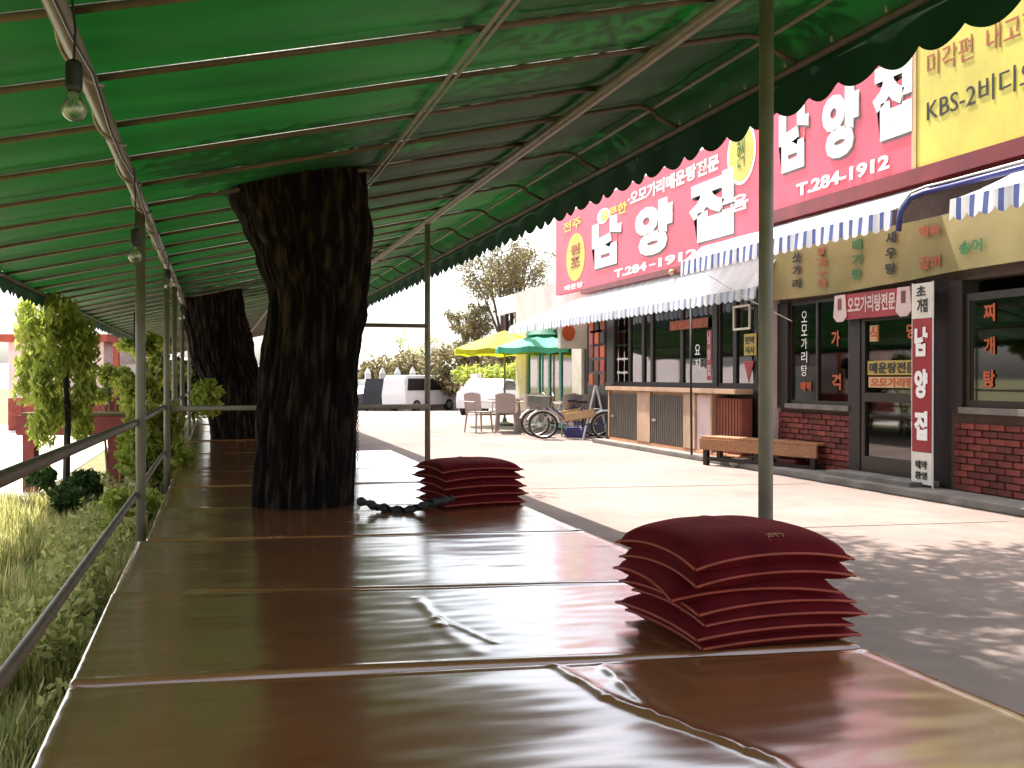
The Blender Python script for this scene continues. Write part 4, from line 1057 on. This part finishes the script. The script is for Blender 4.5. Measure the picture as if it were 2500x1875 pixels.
# goods hanging beside the counter end
gd = thing('goods_rack', 'rack of red and orange packets at the left end of the counter', 'rack', (6.9, 18.2, 0))
bm = new_bm(); tube(bm, [(6.95, 17.75, 1.1), (6.95, 17.75, 2.3)], .015, 6); tube(bm, [(6.95, 18.7, 1.1), (6.95, 18.7, 2.3)], .015, 6); obj('stand', bm, M['dkwood'], gd)
for k in range(15):
    z = 1.15+.26*(k//3); y = 17.85+.3*(k % 3)
    bm = new_bm(); box(bm, (6.93, y, z), (.03, .22, .22), rx=rb.uniform(-.1, .1), bev=.01); obj('packet', bm, [M['brownpanel'], M['redsign'], M['orange'], M['dkwood']][(k*7) % 4], gd)
# ---------------------------------------------------------------- bicycle
def bicycle():
    t = thing('bicycle', 'small bicycle with white mudguards and tan carrier box parked at the end of the counter', 'bicycle', (0, 0, 0))
    for x in (-.55, .55):
        bm = new_bm(); torus(bm, (x, 0, .27), (0, 1, 0), .245, .022, 36, 8); w = obj('wheel', bm, M['rubber'], t, smooth=True)
        bm = new_bm(); torus(bm, (x, 0, .27), (0, 1, 0), .222, .009, 36, 6)
        tube(bm, [(x, -.04, .27), (x, .04, .27)], .022, 10); obj('rim', bm, M['steel'], w)
        bm = new_bm()
        for k in range(16):
            a_ = k*math.pi/8; tube(bm, [(x, .01, .27), (x+.22*math.cos(a_), 0, .27+.22*math.sin(a_))], .0022, 4)
        obj('spokes', bm, M['steel'] if x < 0 else M['blue'], w)  # navy on one wheel paints the blue reflections in its spokes
        bm = new_bm(); torus(bm, (x, 0, .27), (0, 1, 0), .285, .022, 20, 6, math.radians(-160 if x < 0 else -170), math.radians(-10 if x < 0 else -20)); o = obj('mudguard', bm, M['white'], t, smooth=True)
    bm = new_bm(); tube(bm, [(-.55, 0, .27), (-.42, 0, .55), (-.38, 0, .80)], .018, 8); obj('fork', bm, M['steel'], t)
    bm = new_bm(); tube(bm, [(-.40, 0, .62), (-.05, 0, .30), (.15, 0, .62)], .02, 8); tube(bm, [(.15, 0, .62), (.55, 0, .27), (-.05, 0, .30)], .015, 8); obj('frame', bm, M['blue'], t)
    bm = new_bm(); tube(bm, [(-.42, -.25, .88), (-.38, -.08, .82), (-.38, .08, .82), (-.42, .25, .88)], .014, 8); obj('handlebar', bm, M['steel'], t)
    bm = new_bm(); box(bm, (.13, 0, .72), (.22, .13, .05), bev=.02); obj('saddle', bm, M['black'], t)
    bm = new_bm(); box(bm, (-.55, 0, .72), (.28, .26, .22), bev=.01); obj('basket', bm, M['frame_grey'], t)
    bm = new_bm(); box(bm, (.10, 0, .47), (.55, .12, .16), ry=-.2, bev=.02); obj('tan_box', bm, M['tan'], t)
    bm = new_bm(); tube(bm, [(-.05, -.06, .30), (-.05, .06, .30)], .05, 12); obj('crank', bm, M['steel'], t)
    bm = new_bm(); tube(bm, [(.1, .05, .3), (.12, .16, .0)], .01, 6); obj('kickstand', bm, M['steel'], t)
    return t
bc = bicycle(); bc.location = (6.60, 18.50, 0); bc.rotation_euler = (0, 0, math.radians(-27)); bc.scale = (1.1, 1.1, 1.0)
bc2 = dup(bc, (6.72, 19.35, 0), math.radians(-20), 'second bicycle, half hidden between the first bicycle and the plastic chairs')
for b_ in (bc, bc2): b_['group'] = 'bicycles by the counter'
al = thing('folding_stand', 'white folding A-shaped stand behind the bicycle', 'stand', (7.1, 18.8, 0))
for (dx, dy) in ((-.22, .1), (.22, -.1)):
    bm = new_bm(); tube(bm, [(6.98+dx, 18.35+dy, .0), (6.98, 18.35, 1.08)], .022, 8); obj('leg', bm, M['white'], al)
bm = new_bm(); tube(bm, [(6.90, 18.38, .5), (7.06, 18.32, .5)], .015, 6); obj('brace', bm, M['white'], al)
bm = new_bm(); box(bm, (6.7, 18.7, .12), (.42, .26, .2), rz=-.45, bev=.04); tag(obj('blue_bag', bm, M['blue'], loc=(6.7, 18.7, 0)), 'dark blue bag on the ground between the bicycle wheels', 'bag')
bm = new_bm(); prism(bm, [(6.84, 17.50, 0), (6.84, 17.38, 0), (6.84, 17.39, .55)], (.2, 0, 0)); tag(obj('black_wedge', bm, M['black'], loc=(6.9, 17.5, 0)), 'black folded board leaning at the left end of the counter', 'board')

# ---------------------------------------------------------------- plastic chairs, table
def chair(m, label):
    t = thing('plastic_chair', label, 'chair', (0, 0, 0), 0, 'plastic chairs under the parasols')
    bm = new_bm(); box(bm, (0, 0, .44), (.44, .44, .03), bev=.012); obj('seat', bm, m, t)
    vs, fs = grid(8, 8, lambda u, v: (-.21+.42*u, .21+.05*v+.03*math.cos((u-.5)*3)-.02, .44+.42*v-.04*abs(2*u-1)**2*v))
    n = len(vs); vs2 = vs+[(x, y+.02, z) for x, y, z in vs]; fs2 = fs+[tuple(k+n for k in f[::-1]) for f in fs]
    obj('backrest', (vs2, fs2), m, t, smooth=True)
    for sx in (-1, 1):
        for sy in (-1, 1):
            bm = new_bm(); tube(bm, [(sx*.18, sy*.18, .44), (sx*.22, sy*.22, 0)], [.024, .016], 8); obj('leg', bm, m, t)
        bm = new_bm(); tube(bm, [(sx*.22, -.2, .44), (sx*.235, -.19, .66), (sx*.23, .21, .66)], .018, 6); obj('armrest', bm, m, t)
    return t
CH = [(5.45, 21.4, 20, 'leftmost pale plastic chair, in front of the parked white car'), (5.95, 21.0, 160, 'pale plastic chair seen from behind, second from the left under the parasols'),
      (6.55, 21.3, 200, 'pale plastic chair, third from the left under the parasols'), (6.5, 20.5, 90, 'pale plastic chair turned sideways near the teal parasol pole'),
      (7.1, 20.7, 230, 'pale plastic chair close to the teal parasol pole'), (6.9, 19.7, 180, 'white plastic chair right behind the bicycle'), (7.35, 19.9, 170, 'white plastic chair between bicycle and dark doorway')]
proto = None
for (x, y, a_, lb) in CH:
    if proto is None: proto = chair(M['plastic'], lb); proto.location = (x, y, 0); proto.rotation_euler = (0, 0, math.radians(a_))
    else: dup(proto, (x, y, 0), math.radians(a_), lb)
tbx = thing('plastic_table', 'round pale plastic table among the chairs', 'table', (6.2, 21.7, 0))
bm = new_bm(); lathe(bm, [(.45, .70), (.46, .72), (.45, .74)], (6.2, 21.7, 0), 24); obj('tabletop', bm, M['plastic'], tbx)
for k in range(4):
    a_ = k*math.pi/2+.4; bm = new_bm(); tube(bm, [(6.2+.3*math.cos(a_), 21.7+.3*math.sin(a_), .70), (6.2+.36*math.cos(a_), 21.7+.36*math.sin(a_), 0)], .025, 8); obj('leg', bm, M['plastic'], tbx)

# ---------------------------------------------------------------- parasols
def parasol(x, y, R, zr, za, m, pm, label, cap=None, rot=0.2):
    t = thing('parasol', label, 'parasol', (x, y, 0), 0, 'parasols in front of the cream building')
    vs, fs = [], []; n = 8; K = 6
    for j in range(K+1):
        q = j/K
        for i in range(n*4):
            a_ = rot+2*math.pi*i/(n*4); f = (i % 4)/4; sc = math.cos(math.pi/n)/math.cos((f-.5)*2*math.pi/n)
            r = .03+(R-.03)*q*(sc if q > 0 else 1); vs.append((x+r*math.cos(a_), y+r*math.sin(a_), za-(za-zr)*q**1.05-.04*math.sin(math.pi*f)*q))
    N = n*4
    for j in range(K):
        for i in range(N): fs.append((j*N+i, (j+1)*N+i, (j+1)*N+(i+1) % N, j*N+(i+1) % N))
    base = len(vs)-N
    for i in range(N): vx = vs[base+i]; vs.append((vx[0], vx[1], vx[2]-.14+.03*abs(math.sin(i*math.pi/2))))
    for i in range(N): fs.append((base+i, base+N+i, base+N+(i+1) % N, base+(i+1) % N))
    obj('canopy', (vs, fs), m, t)
    if cap:
        vs, fs = [], []
        for i in range(N):
            a_ = rot+2*math.pi*i/N; vs += [(x+.42*math.cos(a_), y+.42*math.sin(a_), za-.06), (x+.02*math.cos(a_), y+.02*math.sin(a_), za+.16)]
        for i in range(N): k = (i+1) % N; fs.append((2*i, 2*k, 2*k+1, 2*i+1))
        obj('vent_cap', (vs, fs), cap, t)
    bm = new_bm(); tube(bm, [(x, y, .05), (x, y, za)], .024, 10); obj('pole', bm, pm, t, smooth=True)
    bm = new_bm(); lathe(bm, [(.22, 0), (.22, .06), (.06, .10), (.04, .2)], (x, y, 0), 18); obj('base', bm, M['kerb'], t)
    bm = new_bm()
    for i in range(n):
        a_ = rot+2*math.pi*i/n+math.pi/n*0; tube(bm, [(x, y, za-.45), (x+R*.5*math.cos(a_), y+R*.5*math.sin(a_), zr+(za-zr)*.48)], .007, 4)
    obj('strut', bm, M['dkwood'], t)
parasol(6.82, 24.2, 1.32, 1.88, 2.33, M['umb_y'], M['pipe'], 'yellow parasol, the left one of the two')
parasol(7.22, 22.4, 1.15, 1.88, 2.22, M['umb_g'], M['teal'], 'light green parasol with a dark band, right of the yellow one', M['umb_gd'])

# ---------------------------------------------------------------- vehicles
def vehicle(kind, m, label, loc, rz, group='vehicles parked at the far end of the road'):
    t = thing('parked_'+kind, label, kind, loc, 0, group); o = ORG[t.name]
    ORG[t.name] = Vector((0, 0, 0))
    if kind == 'van': prof = [(-2.2, .35), (-2.25, .9), (-2.15, 1.15), (-1.6, 1.85), (-1.4, 1.93), (2.0, 1.93), (2.2, 1.7), (2.25, .9), (2.2, .35)]; win = [(-1.9, 1.12), (-1.5, 1.74), (1.9, 1.76), (2.05, 1.12)]; Wd = .84; wx = 1.35
    elif kind == 'jeep': prof = [(-2.0, .4), (-2.05, .9), (-1.9, 1.05), (-1.0, 1.15), (-.5, 1.75), (1.7, 1.78), (1.95, 1.1), (2.0, .4)]; win = [(-.85, 1.2), (-.45, 1.66), (1.6, 1.68), (1.8, 1.2)]; Wd = .85; wx = 1.25
    else: prof = [(-2.15, .3), (-2.2, .65), (-2.0, .82), (-1.0, .95), (-.4, 1.38), (.8, 1.42), (1.5, 1.02), (2.1, .95), (2.2, .6), (2.15, .3)]; win = [(-.9, .97), (-.38, 1.31), (.75, 1.35), (1.35, 1.0)]; Wd = .82; wx = 1.35
    bm = new_bm(); rows = []
    for s_ in (-1, -.93, .93, 1):
        rows.append([bm.verts.new((x, s_*Wd*(1-.16*max(0, z-.9)), z if abs(s_) < 1 else z-.02 if z > .6 else z)) for x, z in prof])
    k = len(prof)
    for A, B in zip(rows, rows[1:]):
        for i in range(k): bm.faces.new((A[i], A[(i+1) % k], B[(i+1) % k], B[i]))
    bm.faces.new(rows[0]); bm.faces.new(rows[-1][::-1]); bmesh.ops.recalc_face_normals(bm, faces=bm.faces[:])
    body = obj('body', bm, m, t)
    for s_ in (-1, 1):
        bm = new_bm(); vv = [bm.verts.new((x, s_*(Wd*(1-.16*max(0, z-.9))+.012), z)) for x, z in win]; bm.faces.new(vv if s_ > 0 else vv[::-1]); obj('side_window', bm, M['carglass'], t)
    (xa, za_), (xb, zb_) = win[0], win[1]
    for (p, q, sgn) in ((win[0], win[1], -1), (win[3], win[2], 1)):
        bm = new_bm(); off = .09*sgn
        bm.faces.new([bm.verts.new(v_) for v_ in ((p[0]+off, -Wd*.82, p[1]+.03), (p[0]+off, Wd*.82, p[1]+.03), (q[0]+off, Wd*.72, q[1]+.03), (q[0]+off, -Wd*.72, q[1]+.03))]); obj('windscreen', bm, M['carglass'], t)
    for x in (-wx, wx):
        for s_ in (-1, 1):
            bm = new_bm(); tube(bm, [(x, s_*(Wd-.14), .31), (x, s_*(Wd+.03), .31)], .31, 20); w = obj('wheel', bm, M['rubber'], t)
            bm = new_bm(); tube(bm, [(x, s_*(Wd+.02), .31), (x, s_*(Wd+.045), .31)], .19, 14); obj('hubcap', bm, M['steel'], w)
    for s_ in (-1, 1):
        bm = new_bm(); box(bm, (prof[1][0]+.03, s_*.6, .72), (.08, .3, .14), bev=.02); obj('headlight', bm, M['lamp'], t)
    bm = new_bm(); box(bm, (prof[0][0], 0, .42), (.1, Wd*1.7, .2), bev=.03); obj('bumper', bm, M['rubber'] if kind == 'jeep' else M['cars'], t)
    t.rotation_euler = (0, 0, rz); return t
def fd(D, xc): return (D*.278+xc*.9605, D*.9605-xc*.278)
def tl(D, xc):
    x, y = fd(D, xc); return (x, y, terrain(x, y))
vehicle('van', M['carw'], 'white van parked beyond the end of the platforms', tl(56, -4.95), math.radians(218))
vehicle('jeep', M['cark'], 'black jeep parked to the left of the white van', tl(57, -7.05), math.radians(250))
vehicle('car', M['cars'], 'silver car parked to the left of the black jeep', tl(59, -8.3), math.radians(225))
vehicle('car', M['cark'], 'dark car, leftmost vehicle, half hidden by the near trunk', tl(62, -9.6), math.radians(240))
vehicle('car', M['carw'], 'white car parked behind the plastic chairs', tl(41, -0.75), math.radians(238))

# ---------------------------------------------------------------- far setting
fn_ = thing('boundary_wall', 'pale boundary wall topped by pointed pillars behind the parked van', 'wall', tl(58, -6))
pa, pb = Vector(tl(59, -10)), Vector(tl(57, -3.0)); pc = Vector(tl(44, -1.4))
def wallseg(p, q, h, th, m, name='wall_panel'):
    bm = new_bm(); dd = (q-p); a_ = math.atan2(dd.y, dd.x); c = (p+q)/2; box(bm, (c.x, c.y, c.z+h/2-.2), (dd.length, th, h+.4), rz=a_); return obj(name, bm, m, fn_)
wallseg(pa, pb, 1.75, .2, M['whitewall']); wallseg(pb, pc, 1.85, .2, M['pinkwall'])
for k in range(9):
    p = pa.lerp(pb, k/8); bm = new_bm(); box(bm, (p.x, p.y-.15, p.z+1.0), (.3, .3, 2.2)); bmesh.ops.create_cone(bm, cap_ends=True, segments=4, radius1=.24, radius2=.02, depth=.35, matrix=Matrix.Translation((p.x, p.y-.15, p.z+2.28))@Matrix.Rotation(.78, 4, 'Z')); obj('pillar', bm, M['whitewall'], fn_)
hs = []
for k in range(60):
    p = Vector(tl(62, -8.5)).lerp(Vector(tl(50, 1.5)), k/59); hs.append((p.x+rb.uniform(-.5, .5), p.y+rb.uniform(-.5, .5), p.z+rb.uniform(1.4, 2.7+.5*(k/59))))
hg = tag(obj('hedge', leaves(9000, clumps(hs, .75), .30, .5), M['leafbrown'], loc=tl(58, -4)), 'brown-green hedge showing over the far boundary wall', 'hedge')
hs2 = [(Vector(tl(49, -2.5)).lerp(Vector(tl(42, 1.2)), k/20)+Vector((0, 0, 1.6+.3*rb.random()))) for k in range(21)]
tag(obj('yellow_hedge', leaves(3000, clumps([tuple(p) for p in hs2], .45), .2, .5), M['leafyellow'], loc=tl(46, -1)), 'bright yellow-green hedge below the left edge of the yellow parasol', 'hedge')
def house(label, D, xc, w, dpt, h, rh, m, mr, rz=0.3, cols=0):
    c = tl(D, xc); t = thing('house', label, 'house', c)
    ca, sa = math.cos(rz), math.sin(rz)
    def P(x, y, z): return (c[0]+x*ca-y*sa, c[1]+x*sa+y*ca, c[2]+z)
    bm = new_bm(); box(bm, (c[0], c[1], c[2]+h/2), (w, dpt, h), rz=rz); wl_ = obj('wall', bm, m, t)
    bm = new_bm(); e = .4
    vs_ = [bm.verts.new(P(*q)) for q in ((-w/2-e, -dpt/2-e, h), (w/2+e, -dpt/2-e, h), (w/2+e, dpt/2+e, h), (-w/2-e, dpt/2+e, h), (-w*.28, 0, h+rh), (w*.28, 0, h+rh))]
    for f in ((0, 1, 5, 4), (1, 2, 5), (2, 3, 4, 5), (3, 0, 4), (0, 3, 2, 1)): bm.faces.new([vs_[i] for i in f])
    obj('roof', bm, mr, t)
    for k in range(cols):
        x = -w/2+.3+k*(w-.6)/max(1, cols-1); bm = new_bm(); q = P(x, -dpt/2-.25, h/2); box(bm, q, (.22, .22, h), rz=rz); obj('column', bm, M['redwood'], t)
        if k < cols-1:
            q = P(x+(w-.6)/max(1, cols-1)/2, -dpt/2-.01, h*.55); bm = new_bm(); box(bm, q, ((w-.6)/cols*.55, .06, h*.5), rz=rz); obj('window', bm, M['carglass'], t)
    return t
house('low pinkish house with dark red columns and a pale hipped roof behind the parked vehicles', 72, -8.8, 7.5, 5, 2.7, 1.9, M['pinkwall'], M['rooftin'], .25, 6)
house('white-roofed house behind the hedge, right of the house with red columns', 78, -5.5, 5.5, 5, 2.2, 1.3, M['whitewall'], M['rooftin'], .1, 3)
hl = grid(60, 4, lambda u, v: ((-160+420*u), 240+60*v, -3+(v*1.0)*(10+9*noise.noise(Vector((u*5, 0, 2)))+5*noise.noise(Vector((u*14, 0, 4))))))
o = obj('hills', hl, M['hill'], smooth=True); o['kind'] = 'structure'
def tree(label, base, h, cr, crh, ntwig, nleaf, lm, lsize=.16, seed=1, tr=.12, name='leafy_tree', droop=0.0, spread=1.0):
    t = thing(name, label, 'tree', base); rnd = random.Random(seed); b0 = Vector(base)
    fork = b0+Vector((0, 0, h*.38)); bm = new_bm(); tube(bm, [b0, b0.lerp(fork, .5)+Vector((rnd.uniform(-.1, .1), 0, 0)), fork], [tr, tr*.85, tr*.7], 10); obj('trunk', bm, M['twig'], t, smooth=True)
    bm = new_bm(); ends = []
    for k in range(9):
        a_ = k*2.4; tip = b0+Vector((math.cos(a_)*cr*.6*spread, math.sin(a_)*cr*.6, h*(.72+.26*rnd.random())))
        mid = fork.lerp(tip, .5)+Vector((rnd.uniform(-.2, .2), rnd.uniform(-.2, .2), 0)); tube(bm, [fork, mid, tip], [tr*.45, tr*.25, .012], 6)
        for q in range(ntwig):
            p = mid.lerp(tip, rnd.random()); e = p+Vector((rnd.uniform(-1, 1)*cr*.45, rnd.uniform(-1, 1)*cr*.45, rnd.uniform(-.15, .6)*crh))
            tube(bm, [p, p.lerp(e, .5)+Vector((0, 0, .05)), e], [.02, .012, .005], 4); ends.append(tuple(e)); ends.append(tuple(p.lerp(e, .6)))
    obj('branches', bm, M['twig'], t)
    obj('crown', leaves(nleaf, clumps(ends, cr*.16, 1), lsize, .5, droop), lm, t)
    return t
tree('tall thinly leafed brownish tree rising behind the parasols', tl(51, -.45), 8.8, 2.5, 2.2, 14, 8000, M['leafbrown'], .15, 5, .2)
tree('small bushy green tree to the left behind the tall brownish tree', tl(51, -1.95), 6.0, 1.35, 1.3, 9, 3000, M['leafbrown'], .16, 9, .10)
tree('pale spindly tree in front of the white-roofed house', tl(64, -6.2), 4.6, 1.6, 1.2, 7, 700, M['leafyellow'], .16, 12, .10)

# ---------------------------------------------------------------- riverside: garden, plants, house
def gy(n):
    x = -.45-1.5*np.random.rand(n)**1.1; y = 1.0+9.5*np.random.rand(n)
    return np.stack([x, y], 1)
def grass(n, xy, h, w=.012):
    p = xy(n); th = np.random.rand(n)*2*np.pi
    cl = np.array([noise.noise(Vector((q[0]*3.1, q[1]*3.1, 2.0)))+.6*noise.noise(Vector((q[0]*9, q[1]*9, 5.0))) for q in p])
    H = h*(.3+.9*np.random.rand(n))*np.clip(.75+1.5*cl, .12, 2.0); lean = .6*H*np.random.rand(n)
    dx, dy = np.cos(th), np.sin(th)
    z0 = np.zeros(n)
    a = np.stack([p[:, 0]-dy*w/2, p[:, 1]+dx*w/2, z0], 1); b = np.stack([p[:, 0]+dy*w/2, p[:, 1]-dx*w/2, z0], 1)
    c = np.stack([p[:, 0]+dx*lean*.4+dy*w*.4, p[:, 1]+dy*lean*.4-dx*w*.4, H*.6], 1); d = np.stack([p[:, 0]+dx*lean*.4-dy*w*.4, p[:, 1]+dy*lean*.4+dx*w*.4, H*.6], 1)
    e = np.stack([p[:, 0]+dx*lean, p[:, 1]+dy*lean, H], 1)
    v = np.stack([a, b, c, d, e], 1).reshape(-1, 3); k = np.arange(n)*5
    f = np.concatenate([np.stack([k, k+1, k+2, k+3], 1)], 0).tolist()+np.stack([k+3, k+2, k+4], 1).tolist()
    return v.tolist(), f
o = obj('grass', grass(60000, gy, .15, .009), M['grass']); tag(o, 'dry yellow-green grass growing along the riverside edge of the platforms', 'grass'); o['kind'] = 'stuff'
wc = [(-.62+rb.uniform(-.12, .12)-.5*rb.random()**2, 1.2+k*.16, .06+.22*rb.random()) for k in range(60)]
o = obj('weeds', leaves(6500, clumps(wc, .12), .05, .4), leaf_mat('weed_leaf', (.22, .26, .06), (.65, .62, .25), .5)); tag(o, 'leafy weeds crowding the near left edge of the platforms', 'weeds'); o['kind'] = 'stuff'
def shrub(name, label, c, r, n, lm, ls, flat_=.8, stems=6, droop=0):
    t = thing(name, label, 'shrub', (c[0], c[1], 0)); rnd = random.Random(int(abs(c[0]*100)+c[1]))
    cs = [(c[0]+rnd.gauss(0, r*.45), c[1]+rnd.gauss(0, r*.45), c[2]+rnd.gauss(0, r*.4*flat_)) for k in range(12)]
    bm = new_bm()
    for p in cs[:stems]: tube(bm, [(c[0]+rnd.uniform(-.04, .04), c[1], 0), ((c[0]+p[0])/2, (c[1]+p[1])/2, p[2]*.6), p], [.02, .014, .006], 5)
    obj('stem', bm, M['twig'], t); obj('foliage', leaves(n, clumps(cs, r*.42, flat_), ls, .45, droop), lm, t); return t
def gp(D, x_): # point on the garden ground by distance and lateral camera offset
    return fd(D, x_)
def lat(px, D): return (px-1250)*D/2500
p = gp(8.8, lat(178, 8.8)); shrub('grassy_shrub', 'dark green tufted shrub on the garden ground at the left edge', (p[0], p[1], .17), .26, 2600, M['leafdark'], .12, .8, 6, -.0)
p = gp(9.6, lat(160, 9.6))
wt = thing('weeping_shrub', 'weeping light green tree hanging under the roof edge at the far left', 'tree', (p[0], p[1], 0))
bm = new_bm(); tube(bm, [(p[0], p[1], 0), (p[0]+.02, p[1], .9), (p[0]-.03, p[1], 1.7)], [.035, .03, .02], 8); obj('trunk', bm, M['dkwood'], wt)
cs = []
for k in range(44):
    a_ = rb.uniform(0, 6.28); r_ = .30*math.sqrt(rb.random()); z_ = rb.uniform(.68, 1.85); cs.append((p[0]-.08+r_*math.cos(a_), p[1]+r_*math.sin(a_), z_))
obj('foliage', leaves(7000, clumps(cs, .11, 1.6), .085, .32, .55), M['leafyellow'], wt)
p = gp(12.5, lat(275, 12.5)); shrub('potted_shrub', 'round light green shrub above the dark red planter', (p[0]-.02, p[1], 1.12), .30, 2600, M['leafyellow'], .07, .8)
p = gp(12.2, lat(335, 12.2)); shrub('leafy_shrub', 'bushy shrub just left of the nearest riverside post', (p[0], p[1], 1.0), .30, 2200, M['leafyellow'], .08, .8)
p = gp(15.5, lat(345, 15.5)); shrub('tall_shrub', 'taller yellow-green shrub under the roof edge left of the nearest post', (p[0], p[1], 1.62), .34, 2200, M['leafyellow'], .10, .7)
p = gp(9.5, lat(385, 9.5)); shrub('reedy_shrub', 'pale leafy shrub between the first two riverside posts', (p[0], p[1], .55), .36, 3600, M['leafyellow'], .09, 1.3)
p = gp(19, lat(400, 19)); shrub('green_shrub', 'green shrub seen between the first two riverside posts, high up', (p[0], p[1], 1.35), .5, 2500, M['leafyellow'], .12, 1.0)
p = gp(20, lat(470, 20)); shrub('dark_shrub', 'dark green shrub between the farther riverside posts and the leaning trunk', (p[0]-.25, p[1], 1.15), .55, 3500, M['leafdark'], .12, 1.2)
p = gp(7.4, lat(330, 7.4)); shrub('low_weed_clump', 'low weed clump beside the foot of the nearest riverside post', (p[0], p[1], .2), .26, 1800, M['leafyellow'], .06, .8)
# red planter on posts
pl = thing('planter', 'dark red timber planter raised on posts in the riverside garden', 'planter', (*gp(10.7, lat(250, 10.7)), 0))
c0 = Vector((*gp(10.7, lat(60, 10.7)), 0)); c1 = Vector((*gp(10.7, lat(345, 10.7)), 0)); dd = c1-c0; a_ = math.atan2(dd.y, dd.x); c = (c0+c1)/2
bm = new_bm(); box(bm, (c.x, c.y, .70), (dd.length, .40, .20), rz=a_, bev=.01); obj('box', bm, M['redwood'], pl)
bm = new_bm(); box(bm, (c.x, c.y, .815), (dd.length-.08, .32, .03), rz=a_); obj('soil', bm, M['soil'], pl)
for px in (75, 284): q = gp(10.7, lat(px, 10.7)); bm = new_bm(); box(bm, (q[0], q[1], .30), (.12, .12, .60), rz=a_); obj('post', bm, M['redwood'], pl)
# outbuilding with red roof
ob = thing('outhouse', 'small pale outhouse with red roof and brick base across the riverside garden', 'building', (-4, 24, 0))
c0 = Vector((*gp(23, lat(60, 23)), 0)); c1 = Vector((*gp(23, lat(292, 23)), 0)); dd = c1-c0; a_ = math.atan2(dd.y, dd.x); c = (c0+c1)/2
bm = new_bm(); box(bm, (c.x, c.y+1.2, 1.35), (dd.length, 2.4, 1.25), rz=a_); obj('wall', bm, M['pinkwall'], ob)
bm = new_bm(); box(bm, (c.x, c.y+1.2, .36), (dd.length+.02, 2.42, .72), rz=a_); obj('brick_base', bm, M['brick'], ob)
bm = new_bm(); box(bm, (c.x, c.y+1.1, 2.06), (dd.length+.4, 3.0, .16), rz=a_); obj('roof', bm, M['redroof'], ob)
for px, wz in ((195, 1.5), (285, 1.4)): q = gp(22.95, lat(px, 22.95)); bm = new_bm(); box(bm, (q[0], q[1]-.05, 1.35), (.12, .1, 1.25), rz=a_); obj('corner_post', bm, M['redroof'], ob)
q = gp(22.95, lat(207, 22.95)); bm = new_bm(); box(bm, (q[0], q[1]-.06, 1.55), (.14, .06, .5), rz=a_); obj('window', bm, M['redwood'], ob)
# white wall with round opening
bm = new_bm(); q = gp(24, lat(335, 24)); box(bm, (q[0], q[1], .75), (1.9, .15, 1.5), rz=a_); tag(obj('white_wall', bm, M['whitewall'], loc=(q[0], q[1], 0)), 'low white wall behind the riverside shrubs, right of the outhouse', 'wall')
